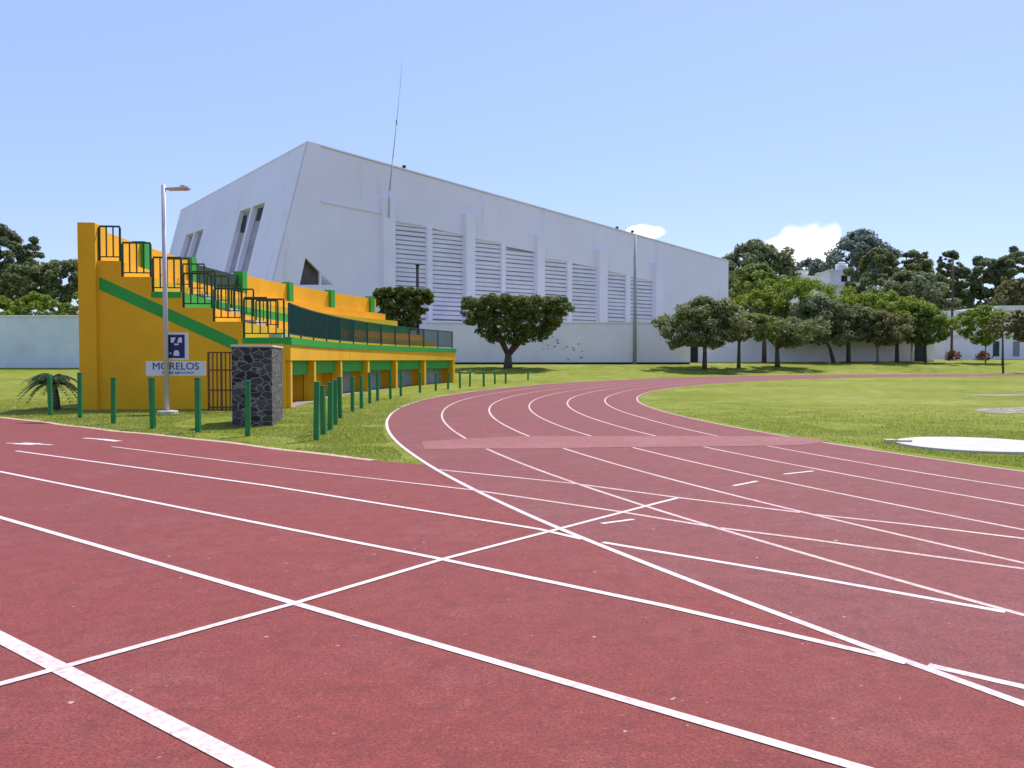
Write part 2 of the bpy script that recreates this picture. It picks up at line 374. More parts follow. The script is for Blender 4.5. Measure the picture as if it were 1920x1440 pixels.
def ring(name, r0, r1, a0, a1, dz, m, n=240, nr=1, jit=0):
    vs = []; fs = []
    for i in range(n + 1):
        a = a0 + (a1 - a0) * i / n
        for j in range(nr + 1):
            r = lane_r(6, a) - 0.03 + (lane_r(0, a) + 0.03 - lane_r(6, a) + 0.03) * j / nr
            if jit and j in (0, nr): r += jit * noise.noise((a * 60, j, 0.5)) + jit * noise.noise((a * 230, j, 3.5))
            vs.append(rp(r, a, dz))
    for i in range(n):
        for j in range(nr): q = i * (nr + 1) + j; fs.append((q, q + 1, q + nr + 2, q + nr + 1))
    return vs, fs
vs, fs = ring('bend', 35.6, 42.43, A0, A1, 0.0035, None, 360, 6, 0.05)
sheet('bend_track', vs, fs, 'trackring')
# worn crossing strip over the bend
pv = []; pf = []
top = [(790, 829), (870, 823), (980, 818.5), (1160, 818), (1340, 818), (1490, 819.5), (1550, 827)]
bot = [(797, 843), (880, 842), (990, 842), (1160, 839.5), (1340, 838), (1500, 835.5), (1553, 828)]
for i, (a, b) in enumerate(zip(top, bot)):
    pa, pb = flat(*a), flat(*b); pv += [(pb.x, pb.y, 0.0068), (pa.x, pa.y, 0.0068)]
    if i: pf.append((2 * i - 2, 2 * i, 2 * i + 1, 2 * i - 1))
sheet('worn_track_strip', pv, pf, 'patch')

# lane markings: straight lines, bend lines, start line (each layer 4 mm above the last)
def strip(pts, wd, z, follow=False):
    vs = []; fs = []
    for i, p in enumerate(pts):
        d = (pts[min(i + 1, len(pts) - 1)] - pts[max(i - 1, 0)]); d.z = 0; d.normalize(); s = Vector((-d.y, d.x, 0)) * wd / 2
        zz = (terrain(p.x, p.y) if follow else 0) + z
        vs += [(p.x - s.x, p.y - s.y, zz), (p.x + s.x, p.y + s.y, zz)]
        if i: fs.append((2 * i - 2, 2 * i, 2 * i + 1, 2 * i - 1))
    return vs, fs
def marking(parts):
    V = []; Fs = []
    for vs, fs in parts:
        k = len(V); V += vs; Fs += [tuple(i + k for i in f) for f in fs]
    return V, Fs
def pxline(pts): return [flat(*p) for p in pts]
S = [[(-900, 690.5), (-400, 985), (0, 1190), (110, 1255), (485, 1440), (900, 1650)],
     [(-900, 715), (-300, 888), (0, 975), (545, 1135), (1050, 1290), (1570, 1440), (1900, 1530)],
     [(-700, 745), (0, 885), (400, 965), (830, 1050), (1250, 1138), (1650, 1231), (1700, 1245)],
     [(1740, 1249), (1920, 1290), (2400, 1395)],
     [(30, 846), (500, 911), (1010, 993), (1092, 1012)],
     [(1130, 1018), (1500, 1080), (1885, 1149)],
     [(210, 838), (560, 882), (890, 920), (1147, 958), (1330, 988)],
     [(1350, 991), (1500, 1010), (1920, 1068), (2400, 1135)],
     [(820, 881), (1073, 907), (1280, 935), (1500, 962)],
     [(1530, 966), (1700, 984), (1920, 1011), (2400, 1070)]]
parts = []
for i, s in enumerate(S):
    P = pxline([q for q in s if q[1] > 700])
    if i == 0: P = [st(1.53, t, 0) for t in (-40, -20, -8, -3, 0, 6)]
    if i == 1: P = [st(2.72, t, 0) for t in (-45, -20, -8, -3, 0, 6)]
    parts.append(strip(P, 0.052 if i else 0.08, 0.0055))
V, Fs = marking(parts[:6]); sheet('straight_lane_lines', V, Fs, 'line')
V, Fs = marking(parts[6:]); sheet('faded_lane_lines', V, Fs, 'faded')
parts = []
for i, r in enumerate(LR):
    n = 420; pts = []
    for j in range(n + 1):
        a = A0 + (A1 - A0) * j / n
        pts.append(rp(lane_r(i, a), a, 0))
    parts.append(strip(pts, 0.052 if i == 0 else 0.046, 0.0047, True))
V, Fs = marking(parts[:1]); sheet('bend_edge_line', V, Fs, 'line')
V, Fs = marking(parts[1:]); sheet('bend_lane_lines', V, Fs, 'faded')
parts = [strip(pxline([(-300, 1368), (0, 1285), (110, 1255), (545, 1135), (830, 1050), (1040, 995), (1230, 945), (1270, 935), (1320, 938)][:8]), 0.046, 0.0066)]
for a, b, wd in (((1128, 983), (1188, 975), 0.05), ((1375, 912), (1420, 903), 0.05), ((1470, 890), (1525, 884), 0.05),
                 ((12, 831.5), (34, 832), 0.07), ((35, 832), (70, 833.5), 0.24), ((71, 833.5), (98, 835), 0.07), ((157, 822), (188, 824), 0.09), ((188.5, 824), (222, 828), 0.14)):
    parts.append(strip(pxline([a, b]), wd, 0.0066))
V, Fs = marking(parts); sheet('start_line_marks', V, Fs, 'line')

# pads in the infield
def disc(name, c, r, z0, z1, m, label, cat, ry=None, n=48):
    b = MB(); ry = ry or r
    ring0 = [(c[0] + r * math.cos(2 * PI * i / n), c[1] + ry * math.sin(2 * PI * i / n), z0) for i in range(n)]
    b.prism(ring0, (0, 0, z1 - z0)); return tag(b.build(name, m, bevel=0.01), label, cat)
cc = flat(1832, 836)
disc('throwing_circle', (cc.x, cc.y), 1.13, -0.02, 0.035, 'concrete', 'round white concrete throwing circle set in the infield grass', 'throwing circle')
b = MB(); tb = thing('toe_board', 'small pale stop board lying at the left of the throwing circle', 'toe board', flat(1678, 832))
b.cbox(tb.location + Vector((-0.05, 0.05, 0.03)), 0.16, 0.12, 0.07); b.cbox(tb.location + Vector((0.13, -0.03, 0.035)), 0.2, 0.12, 0.06); b.build('board', 'stonelight', tb, bevel=0.008)
M['soil'] = mat('bare_soil', (0.24, 0.21, 0.17), 0.95, 0.25, 1.5, dirt=(2.0, 0.55, 0.9), dirtcol=(0.55, 0.50, 0.45))
def blob(name, poly, m, dz=0.006):
    pts = [flat(*p) for p in poly]; sheet(name, [(p.x, p.y, terrain(p.x, p.y) + dz) for p in pts], [tuple(range(len(pts)))], m)
blob('bare_earth', [(1822, 769), (1850, 765.5), (1900, 763.5), (1990, 763), (2010, 771), (1960, 775), (1890, 775.5), (1850, 774)][::-1], 'soil')
blob('bare_earth', [(1800, 741.5), (1840, 739.8), (2000, 739), (2010, 741.5), (1860, 742.8)][::-1], 'soil')

# ------------------------------------------------------------------ grass blades (short turf near the camera)
def blades(polys, n, hmin, hmax):
    P = []
    tot = 0
    for poly, cnt in polys:
        k = 0
        while k < cnt:
            px = random.uniform(min(p[0] for p in poly), max(p[0] for p in poly)); py = random.uniform(min(p[1] for p in poly), max(p[1] for p in poly))
            p = at_fast(px, py)
            if p is None: continue
            P.append(p); k += 1
    return P
SC = (44.4, 27.5); SR = 50.6
def outside_track(x, y):
    d = math.hypot(x - TC[0], y - TC[1])
    if 35.55 < d < 42.47: return False
    n, t = x * 0.618 + y * 0.786, x * 0.786 - y * 0.618
    if n < edge_n(t) + 0.02 and t < -3: return False
    if n < 5.7: return False
    ds = math.hypot(x - SC[0], y - SC[1])
    if SR - 0.05 < ds < 57 and 22 < y < 46 and x < 0: return False
    return True
pts = []
while len(pts) < 95000:
    q = random.random()
    if q < 0.62:
        x, y = random.uniform(-17, 2), random.uniform(10, 36)
        if random.random() > (12.0 / y) ** 1.2 * (1 - ss(y, 15, 36)): continue
    else:
        x, y = random.uniform(3, 17), random.uniform(7, 27)
        if math.hypot(x - TC[0], y - TC[1]) > 36: continue
        if math.hypot(x - cc.x, y - cc.y) < 1.14: continue
        if random.random() > (9.0 / y) ** 1.2 * (1 - ss(y, 9, 26)): continue
    if abs(x / y) > 0.68 or not outside_track(x, y): continue
    # thin patches
    if noise.noise((x * 0.7, y * 0.7, 2.0)) < -0.22 and random.random() < 0.85: continue
    pts.append((x, y))
P = np.array(pts); n = len(P)
Z = np.array([terrain(x, y) for x, y in pts]) - 0.002
ang = RNG.uniform(0, 2 * PI, n); hh = RNG.uniform(0.010, 0.034, n) * np.where(RNG.random(n) < 0.04, 1.9, 1.0); wd = RNG.uniform(0.006, 0.013, n); ln = RNG.uniform(0.0, 0.035, n); la = RNG.uniform(0, 2 * PI, n)
v = np.zeros((n, 3, 3)); v[:, 0, 0] = P[:, 0] - np.cos(ang) * wd; v[:, 0, 1] = P[:, 1] - np.sin(ang) * wd; v[:, 1, 0] = P[:, 0] + np.cos(ang) * wd; v[:, 1, 1] = P[:, 1] + np.sin(ang) * wd
v[:, 0, 2] = v[:, 1, 2] = Z; v[:, 2, 0] = P[:, 0] + np.cos(la) * ln; v[:, 2, 1] = P[:, 1] + np.sin(la) * ln; v[:, 2, 2] = Z + hh
def npmesh(name, verts, k, m):       # islands of k verts each
    nv = len(verts); nf = nv // k; me = bpy.data.meshes.new(name)
    me.vertices.add(nv); me.vertices.foreach_set('co', verts.astype(np.float32).ravel())
    me.loops.add(nv); me.loops.foreach_set('vertex_index', np.arange(nv, dtype=np.int32))
    me.polygons.add(nf); me.polygons.foreach_set('loop_start', np.arange(0, nv, k, dtype=np.int32)); me.polygons.foreach_set('loop_total', np.full(nf, k, dtype=np.int32))
    me.update(); me.validate(); me.materials.append(M[m]); return me
o = bpy.data.objects.new('grass', npmesh('grass', v.reshape(-1, 3), 3, 'blade')); COL.objects.link(o); o['kind'] = 'stuff'

# ------------------------------------------------------------------ trees
PROFILES = {
    'round': [(0, 0.15), (0.12, 0.62), (0.35, 0.95), (0.55, 1.0), (0.78, 0.8), (0.93, 0.45), (1, 0.1)],
    'umbrella': [(0, 0.30), (0.10, 0.48), (0.30, 0.68), (0.55, 0.90), (0.78, 1.0), (0.92, 0.96), (1, 0.82)],
    'clipped': [(0, 0.36), (0.10, 0.52), (0.30, 0.74), (0.55, 0.91), (0.78, 1.0), (0.93, 0.99), (1, 0.94)],
    'dome': [(0, 0.7), (0.12, 0.95), (0.35, 1.0), (0.6, 0.88), (0.8, 0.62), (0.94, 0.32), (1, 0.08)],
    'flatdome': [(0, 0.55), (0.2, 0.9), (0.45, 1.0), (0.7, 0.9), (0.9, 0.62), (1, 0.3)],
    'cone': [(0, 0.7), (0.15, 1.0), (0.4, 0.78), (0.65, 0.52), (0.85, 0.27), (1, 0.03)],
}
def prof(name, t):
    p = PROFILES[name]
    for (a, ra), (b, rb) in zip(p, p[1:]):
        if t <= b: return ra + (rb - ra) * (t - a) / (b - a)
    return p[-1][1]
def crown_mesh(blobs, n, leaf, m, clump=0.17, tight=1.0, seed=0, nc=190):
    """blobs: (cx, cy, z0, z1, rx, ry, profile); returns a leaf mesh in world coordinates"""
    rng = np.random.default_rng(seed + 11); cen = []; rad = []
    n = int(n * 2.6); leaf *= 1.12
    vol = [b[4] * b[5] * (b[3] - b[2]) for b in blobs]; tv = sum(vol)
    for b, vv in zip(blobs, vol):
        cx, cy, z0, z1, rx, ry, pf = b; k = max(14, int(nc * vv / tv))
        for i in range(k):
            t = rng.random() ** 0.85 if nc < 400 else rng.random() ** 0.7; a = rng.uniform(0, 2 * PI)
            q = prof(pf, t); s = q * (1 - 0.42 * rng.random() ** 1.6) * rng.uniform(0.86, 1.06)
            if rng.random() < 0.16: s = q * rng.uniform(0.1, 0.6)
            if nc > 400 and rng.random() < 0.30: t = rng.uniform(0.9, 1.0); s = 0.95 * math.sqrt(rng.random())
            if nc < 400 and rng.random() < 0.10: s = q * rng.uniform(1.05, 1.22)
            if nc < 400: s *= 1 + 0.42 * noise.noise((math.cos(a) * 1.6 + seed * 3.1, math.sin(a) * 1.6, t * 2.2 + cx))
            cen.append((cx + rx * s * math.cos(a), cy + ry * s * math.sin(a), z0 + (z1 - z0) * (0.03 + 0.93 * t)))
            rad.append(clump * min(rx, (z1 - z0) * 1.1) * (rng.uniform(0.45, 1.5) if nc < 400 else rng.uniform(.6, 1.3)))
    cen = np.array(cen); rad = np.array(rad); wts = rad ** 2; wts /= wts.sum()
    idx = rng.choice(len(cen), n, p=wts)
    d = rng.normal(size=(n, 3)); d /= np.linalg.norm(d, axis=1, keepdims=True)
    rr = rng.random(n) ** (0.45 / tight)
    c = cen[idx] + d * (rad[idx] * rr)[:, None] * np.array([1, 1, 0.75])
    u = rng.normal(size=(n, 3)); u /= np.linalg.norm(u, axis=1, keepdims=True)
    nr = d * 0.8 + np.array([0, 0, 0.5]) + rng.normal(size=(n, 3)) * 0.55
    w2 = np.cross(nr, u); w2 /= np.linalg.norm(w2, axis=1, keepdims=True) + 1e-9
    u = np.cross(w2, nr); u /= np.linalg.norm(u, axis=1, keepdims=True) + 1e-9
    sz = leaf * rng.uniform(0.55, 1.25, n)[:, None]
    v = np.stack([c - u * sz, c - w2 * sz * 0.5, c + u * sz, c + w2 * sz * 0.5], axis=1)
    return v.reshape(-1, 3)
SEED = [0]
def tree(name, label, cat, base, Y=None, crowns=(), m='leafmid', n=4000, leaf=0.12, trunk=None, bark='bark', group=None, pf='round', r=0.12, fork=0, clump=0.15, depth=None, tight=1.0, nc=190):
    """base: pixel of the trunk foot (py None: stands at depth Y on the terrain); crowns: pixel boxes (x0,x1,ytop,ybottom[,dy])"""
    SEED[0] += 1; rnd = random.Random(SEED[0])
    if base[1] is not None and Y is None: B = at_ground(*base)
    else:
        B = at_depth(base[0], 675, Y); B.z = terrain(B.x, B.y)
    root = thing(name, label, cat, B, group)
    blobs = []; cents = []
    for cw in crowns:
        x0, x1, yt, yb = cw[:4]
        if nc < 400 and group and 'boundary' in group: e = (x1 - x0) * 0.12; x0 -= e; x1 += e; yb += (yb - yt) * 0.08
        dy = cw[4] if len(cw) > 4 else 0; Yc = B.y + dy
        p0, p1 = at_depth((x0 + x1) / 2, yt, Yc), at_depth((x0 + x1) / 2, yb, Yc); rx = (x1 - x0) / 2 / F * Yc
        ry = rx * (depth or 0.9)
        blobs.append((p0.x, Yc, p1.z, p0.z, rx, ry, cw[5] if len(cw) > 5 else pf)); cents.append(Vector((p0.x, Yc, p1.z + (p0.z - p1.z) * 0.35)))
    v = crown_mesh(blobs, n, leaf, m, clump, tight, SEED[0], nc) - np.array(B)
    o = bpy.data.objects.new('crown', npmesh('crown', v, 4, m)); COL.objects.link(o); o.parent = root
    tb = MB(); low = min(b[2] for b in blobs); z0 = B.z - 0.1
    mid = trunk or []
    pts = [Vector((B.x, B.y, z0))] + [at_depth(px, py, B.y) for px, py in mid]
    if not mid: pts.append(Vector((B.x + (cents[0].x - B.x) * 0.5 + rnd.uniform(-.04, .04), B.y, B.z + (low - B.z) * 0.75)))
    rads = [r * 1.25] + [r * (0.95 - 0.2 * i / max(1, len(pts) - 1)) for i in range(1, len(pts))]
    tb.path(pts, rads, 9)
    top = pts[-1]
    for i, c in enumerate(cents):
        for q in range(max(3, fork)):
            bl = blobs[i]; a = rnd.uniform(0, 2 * PI)
            e = Vector((bl[0] + bl[4] * 0.6 * math.cos(a + q * 2), bl[1] + bl[5] * 0.5 * math.sin(a + q * 2), bl[2] + (bl[3] - bl[2]) * rnd.uniform(0.3, 0.7)))
            m1 = top.lerp(e, 0.45) + Vector((0, 0, 0.06 * (e - top).length))
            tb.path([top - Vector((0, 0, r * 0.5)), m1, e], [r * 0.68, r * 0.42, r * 0.12], 6)
    tb.build('trunk', bark, root, smooth=True)
    return root

# clipped trees close to the gym
tree('clipped_tree', 'clipped umbrella shaped tree with forked trunk before the white boundary wall', 'tree', (952, 690), None, [(863, 1069, 558, 646)], 'leafdark', 19000, 0.095, [(953, 662)], 'bark', None, 'clipped', 0.30, 6, 0.085, tight=1.2, nc=620)
tree('clipped_tree', 'rounded clipped tree standing past the far end of the yellow grandstand', 'tree', (757, None), 57, [(702, 808, 541, 622)], 'leafdark', 13000, 0.09, None, 'bark', None, 'clipped', 0.2, 4, 0.10, tight=1.2, nc=450)
G = 'trees along the boundary wall'
tree('tree', 'grey green tree with straight trunk beside the dark wall door', 'tree', (1321, 692), None, [(1256, 1388, 558, 642), (1270, 1330, 590, 655), (1340, 1392, 585, 640)], 'leafolive', 7000, 0.13, [(1322, 640)], 'bark', G, 'dome', 0.17, 4)
tree('tree', 'small light green tree on a thin trunk right of the grey green tree', 'tree', (1385, 690), None, [(1372, 1442, 588, 634)], 'leafmid', 2600, 0.12, [(1386, 640)], 'bark', G, 'flatdome', 0.14, 3)
tree('tree', 'tall bright yellow green tree on a black trunk behind the forked tree', 'tree', (1433, None), 79, [(1376, 1480, 545, 600, 2), (1420, 1562, 527, 592, 3), (1395, 1470, 525, 560, 4)], 'leafyellow', 6500, 0.14, [(1433, 610)], 'bark', G, 'flatdome', 0.2, 4)
tree('tree', 'low dark tree with short forked trunk casting a ground shadow', 'tree', (1458, 688), None, [(1434, 1528, 597, 645)], 'leafolive', 3600, 0.12, [(1457, 652)], 'bark', G, 'umbrella', 0.2, 5)
tree('tree', 'dark tree with a trunk leaning to the left beside the forked tree', 'tree', (1564, None), 78, [(1484, 1592, 556, 640)], 'leafdeep', 5600, 0.13, [(1556, 652), (1541, 630)], 'bark', G, 'dome', 0.17, 4)
tree('tree', 'grey olive tree on a straight dark trunk right of the leaning tree', 'tree', (1591, None), 79, [(1560, 1642, 572, 634)], 'leafolive', 3800, 0.13, [(1591, 628)], 'bark', G, 'flatdome', 0.19, 3)
tree('tree', 'thin olive tree with pale twin trunks in the middle of the wall row', 'tree', (1646, None), 78, [(1608, 1702, 586, 640)], 'leafbrown', 3600, 0.12, [(1645, 650)], 'barkpale', G, 'flatdome', 0.12, 5)
tree('tree', 'wide yellow green topped tree on a straight dark trunk at the end of the row', 'tree', (1682, None), 80, [(1600, 1720, 549, 602, 2), (1640, 1752, 570, 626)], 'leafyellow', 5600, 0.14, [(1682, 628)], 'bark', G, 'flatdome', 0.17, 4)
tree('tree', 'rounded olive tree overhanging the dark green door', 'tree', (1735, None), 79, [(1686, 1768, 578, 642)], 'leafmid', 3600, 0.13, [(1735, 645)], 'bark', G, 'round', 0.13, 3)
tree('sapling', 'thin yellow green sapling left of the pole at the right edge', 'tree', (1848, None), 78, [(1800, 1884, 572, 646)], 'leafyellow', 2600, 0.13, [(1848, 640)], 'barkpale', None, 'round', 0.06, 3)
tree('sapling', 'sparse sapling on a slender stem at the far right of the field', 'tree', (1881, 699), None, [(1886, 1930, 580, 640, 0), (1850, 1892, 592, 632, 0), (1900, 1960, 582, 642, 0)], 'leafbrown', 3000, 0.13, [(1880, 620)], 'bark', None, 'round', 0.07, 3)
# background trees
GB = 'trees rising behind the wall'
tree('tree', 'big dark dome shaped tree just right of the gymnasium roof end', 'tree', (1415, None), 125, [(1345, 1488, 451, 560)], 'leafdeep', 7000, 0.26, None, 'bark', GB, 'dome', 0.35, 4)
tree('tree', 'yellow green tree in front of the big dark dome tree', 'tree', (1412, None), 104, [(1364, 1468, 498, 575)], 'leafmid', 4200, 0.2, None, 'bark', GB, 'flatdome', 0.25, 4)
tree('tree', 'tallest dark bluish tree behind the white house', 'tree', (1612, None), 155, [(1548, 1678, 432, 540)], 'leafblue', 6500, 0.3, None, 'bark', GB, 'dome', 0.4, 4)
tree('tree', 'broad mid green tree right of the white house', 'tree', (1665, None), 118, [(1592, 1700, 468, 575), (1650, 1764, 470, 590), (1690, 1745, 464, 520)], 'leafolive', 13000, 0.22, None, 'bark', GB, 'dome', 0.35, 4)
tree('tree', 'dark lower tree beneath the broad mid green tree', 'tree', (1690, None), 108, [(1625, 1780, 510, 630)], 'leafdeep', 9000, 0.2, None, 'bark', GB, 'round', 0.3, 4)
tree('tree', 'grey green tree behind the utility pole', 'tree', (1782, None), 122, [(1748, 1812, 466, 600), (1760, 1840, 500, 625)], 'leafolive', 7500, 0.24, None, 'bark', GB, 'round', 0.3, 4)
tree('tree', 'wide dark tree filling the right edge of the skyline', 'tree', (1865, None), 120, [(1796, 1890, 477, 600), (1845, 1960, 476, 600), (1780, 1850, 520, 620)], 'leafdeep', 15000, 0.24, None, 'bark', GB, 'round', 0.35, 4)
tree('tree', 'brownish green tree above the white roof at the right edge', 'tree', (1905, None), 100, [(1868, 1950, 523, 590)], 'leafbrown', 3600, 0.19, None, 'bark', GB, 'flatdome', 0.25, 4)
tree('tree', 'hazy distant tree between the dome tree and the white house', 'tree', (1520, None), 190, [(1478, 1560, 484, 550)], 'leafblue', 3000, 0.34, None, 'bark', GB, 'round', 0.4, 3)
tree('palm_tree', 'tiny far palm top poking above the right skyline', 'tree', (1900, None), 160, [(1894, 1908, 461, 476)], 'leafblue', 350, 0.22, [(1901, 474)], 'bark', GB, 'round', 0.15, 3)
tree('tree', 'tall dark pine like tree at the left edge behind the blue grey wall', 'tree', (30, None), 92, [(-60, 60, 418, 560, 0, 'dome'), (20, 96, 436, 560, 0, 'cone')], 'leafdeep', 9000, 0.2, None, 'bark', 'trees behind the left wall', 'dome', 0.3, 4)
tree('tree', 'lower dark tree between the tall left tree and the grandstand', 'tree', (120, None), 86, [(60, 180, 489, 570), (-20, 90, 500, 575)], 'leafolive', 8000, 0.17, None, 'bark', 'trees behind the left wall', 'flatdome', 0.25, 4)
tree('hedge', 'light green hedge showing above the left blue grey wall', 'hedge', (70, None), 70, [(-60, 60, 556, 620), (20, 120, 552, 620), (90, 185, 550, 620)], 'leafyellow', 8000, 0.12, None, 'bark', None, 'flatdome', 0.1, 3)

# small palm
B = at_ground(107, 768); pr = thing('small_palm', 'small palm with drooping grey green fronds beside the yellow pilaster', 'palm', B)
b = MB(); b.path([B - Vector((0, 0, .05)), B + Vector((-0.02, 0, .3)), B + Vector((-0.10, 0, .72))], [0.09, 0.085, 0.07], 9); b.build('trunk', 'bark', pr, smooth=True)
rnd = random.Random(5); topp = B + Vector((-0.10, 0, 0.72)); V = []
b = MB()
for i in range(44):
    a = i * 2.4; L = rnd.uniform(0.45, 0.85); el = rnd.uniform(0.1, 1.15); hd = Vector((math.cos(a), math.sin(a), 0)); pts = []
    for k in range(7):
        s = k / 6; pts.append(topp + hd * L * (s * math.cos(el * 0.6)) + Vector((0, 0, L * (math.sin(el) * 1.1 * s - 0.80 * s * s))))
    b.path(pts, [0.012 - 0.0012 * k for k in range(7)], 4)
    for k in range(1, 7):
        for s in (-1, 1):
            for sub in (0, 0.5):
                p = pts[k].lerp(pts[k - 1], sub); side = hd.cross(Vector((0, 0, 1))) * s; tip = p + side * 0.20 * (1.1 - k / 9) + hd * 0.12 - Vector((0, 0, 0.07)); d2 = (tip - p).cross(Vector((0, 0, 1))).normalized() * 0.022
                b.add([p - d2, p.lerp(tip, .5) - d2 * 1.4, tip, p.lerp(tip, .5) + d2 * 1.4], [(0, 1, 2, 3)])
b.build('fronds', 'palm', pr)

# ------------------------------------------------------------------ gymnasium
D = Vector((0.806, 0.592, 0)); E2 = Vector((-0.592, 0.806, 0)); OUT = -E2   # along the facade / into the building / towards us
YQ = 74.0; Q = at_depth(806, 675, YQ)
gym = thing('gymnasium', 'large white gymnasium with a sloping roofline, louvred facade and leaning end wall', 'building', Vector((Q.x, Q.y, terrain(Q.x, Q.y))))
fp = lambda x, y: on_plane(x, y, Q, OUT)            # facade plane
GZ = 0.6
def dn(p, z): return Vector((p.x, p.y, z))
Fo = OUT
A, Bp = fp(601, 274.5), fp(1367, 490)
lv = [(739, 800, 414, 424.5), (812, 870, 428, 441), (887, 941, 446, 455.5), (948, 1003, 461, 472), (1021, 1064, 484, 489), (1073, 1121, 493, 502), (1139, 1176, 508, 515), (1181, 1229, 518, 528)]
LB = 4.85
holes = []
for x0, x1, ya, yb in lv:
    a, c = fp(x0, ya), fp(x1, yb); holes.append([dn(a, LB), a, c, dn(c, LB)])
rec = E2 * 0.08
b = MB(); b.holed([p + rec for p in (dn(A, GZ), A, Bp, dn(Bp, GZ))], [[p + rec for p in h] for h in holes + [[fp(602.5, 512), fp(625, 534), fp(602.5, 534)]]], E2 * 0.5); b.build('facade_wall', 'white', gym)
for h in holes:
    a, c = h[1] + rec, h[2] + rec; wdt = (c - a).length; b = MB(); rn = random.Random(int(wdt * 1000))
    z = LB + 0.18
    while True:
        tl_, tr_ = a.z, c.z
        if z > tr_ - 0.05: break
        o0 = dn(a, z) + E2 * 0.10; j = rn.uniform(-0.02, 0.02)
        L_ = Vector((D.x, D.y, 0)) * (c - a).to_2d().length
        b.box(o0 + Vector((0, 0, j)), L_, E2 * 0.16 + Vector((0, 0, 0.10)), Vector((0, 0, 0.28)))
        z += 0.40
    lo = b.build('louvre', 'louvre', gym)
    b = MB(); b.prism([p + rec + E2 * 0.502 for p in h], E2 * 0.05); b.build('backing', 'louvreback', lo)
for x, wpx, yt in ((726, 22, 372), (878, 17, 401), (1010, 14, 440), (1127, 15, 468), (1232, 13, 492)):
    a, c = fp(x - wpx / 2, yt), fp(x + wpx / 2, yt); L_ = dn(c, 0) - dn(a, 0); b = MB()
    b.box(dn(a, GZ) + OUT * 0.45, L_, E2 * 0.798, Vector((0, 0, (a.z + c.z) / 2 - GZ))); b.build('pilaster', 'pil', gym, bevel=0.03)
for i, x in enumerate((806, 944.5, 1069, 1178.5)):
    h0 = holes[2 * i]; a, c = fp(x - 4, 480), fp(x + 4, 480); L_ = dn(c, 0) - dn(a, 0); zt = (h0[2].z + holes[2 * i + 1][1].z) / 2 - 0.05; b = MB()
    b.box(dn(a, LB - 0.3) + OUT * 0.02, L_, E2 * 0.368, Vector((0, 0, zt - LB + 0.3))); b.build('mullion', 'pil', gym)
# thin ledge left of the louvres and sill under them
a, c = fp(603, 379) + rec, fp(714, 401) + rec; b = MB(); b.prism([a, c, c + Vector((0, 0, .16)), a + Vector((0, 0, .16))], OUT * 0.10); b.build('ledge', 'white', gym)
# leaning end wall
T = fp(577, 267)
low = Vector((T.x, T.y, T.z)) - D * 0.262 * (T.z - GZ); low.z = GZ
lean = low - T
N_end = lean.cross(E2).normalized()
if N_end.dot(-D) < 0: N_end = -N_end
ep = lambda x, y: on_plane(x, y, T, N_end)
TB = on_plane(340, 390, T, N_end); TB = T + E2 * (TB - T).dot(E2); LBk = TB + lean
win1 = [ep(420, 512), ep(450, 396), ep(497, 379), ep(463, 512)]
win2 = [ep(336, 484), ep(349, 441), ep(382, 429), ep(366, 484)]
b = MB(); b.holed([low, T, TB, LBk], [win1, win2], -N_end * 0.45); b.build('end_wall', 'white', gym)
for wn, slots in ((win1, [((455, 405), (463, 403), (458, 436), (450, 436)), ((485, 391), (495, 389), (488, 413), (479, 414))]), (win2, [])):
    ctr = sum(wn, Vector()) / 4
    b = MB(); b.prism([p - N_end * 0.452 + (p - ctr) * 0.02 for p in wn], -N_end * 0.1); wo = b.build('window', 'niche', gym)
    for i in (0.5,):
        m0, m1 = wn[0].lerp(wn[3], i), wn[1].lerp(wn[2], i); dv = (wn[3] - wn[0]).normalized() * 0.25
        b = MB(); b.prism([m0 - dv, m1 - dv, m1 + dv, m0 + dv], -N_end * 0.44); b.build('mullion', 'white', wo)
    for sl in slots:
        b = MB(); b.prism([on_plane(p[0], p[1], T - N_end * 0.42, N_end) for p in sl], -N_end * 0.028); b.build('slot', 'dark', wo)
# buttress between the leaning wall and the facade, with a triangular void
tri = [fp(573, 483), fp(599.5, 509.5), fp(599.5, 534), fp(562, 534)]
b = MB(); b.holed([low + OUT * .002, T + OUT * .002, fp(601, 274), dn(fp(601, 274), GZ)], [tri], E2 * 0.3); b.build('buttress_wall', 'white', gym)
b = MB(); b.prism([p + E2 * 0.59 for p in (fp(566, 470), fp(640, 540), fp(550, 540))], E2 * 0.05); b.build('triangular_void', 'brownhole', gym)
# roof, rear and right walls
ln2 = 35.0; W = E2 * (TB - T).dot(E2)
tA, tB = T + Vector((0, 0, -0.02)), Bp + Vector((0, 0, 0))
b = MB(); b.prism([T + OUT * .012 - D * .02, Bp + D * .012 + OUT * .012, Bp + D * .012 + W, T - D * .02 + W], (0, 0, 0.12)); b.build('roof', 'white', gym)
b = MB(); b.prism([dn(Bp, GZ) + E2 * .59, Bp + E2 * .59 - Vector((0, 0, .01)), Bp + W - E2 * .5 - Vector((0, 0, .01)), dn(Bp, GZ) + W - E2 * .5], -D * 0.4); b.build('end_wall', 'white', gym)
b = MB(); b.prism([LBk + D * .5 - E2 * .01, TB + D * .5 - E2 * .01 - Vector((0, 0, .01)), Bp + W - Vector((0, 0, .01)), dn(Bp, GZ) + W], -E2 * 0.3); b.build('rear_wall', 'white', gym)
# small floodlight stubs along the roof
for x, y in ((763, 318), (1163, 432), (1192, 439)):
    p = fp(x, y) + E2 * 0.5; b = MB(); b.tube(p - Vector((0, 0, .1)), p + Vector((0, 0, .3)), 0.06); b.cbox(p + Vector((0, 0, .35)), .3, .2, .22); b.build('roof_fitting', 'darkpole', gym)
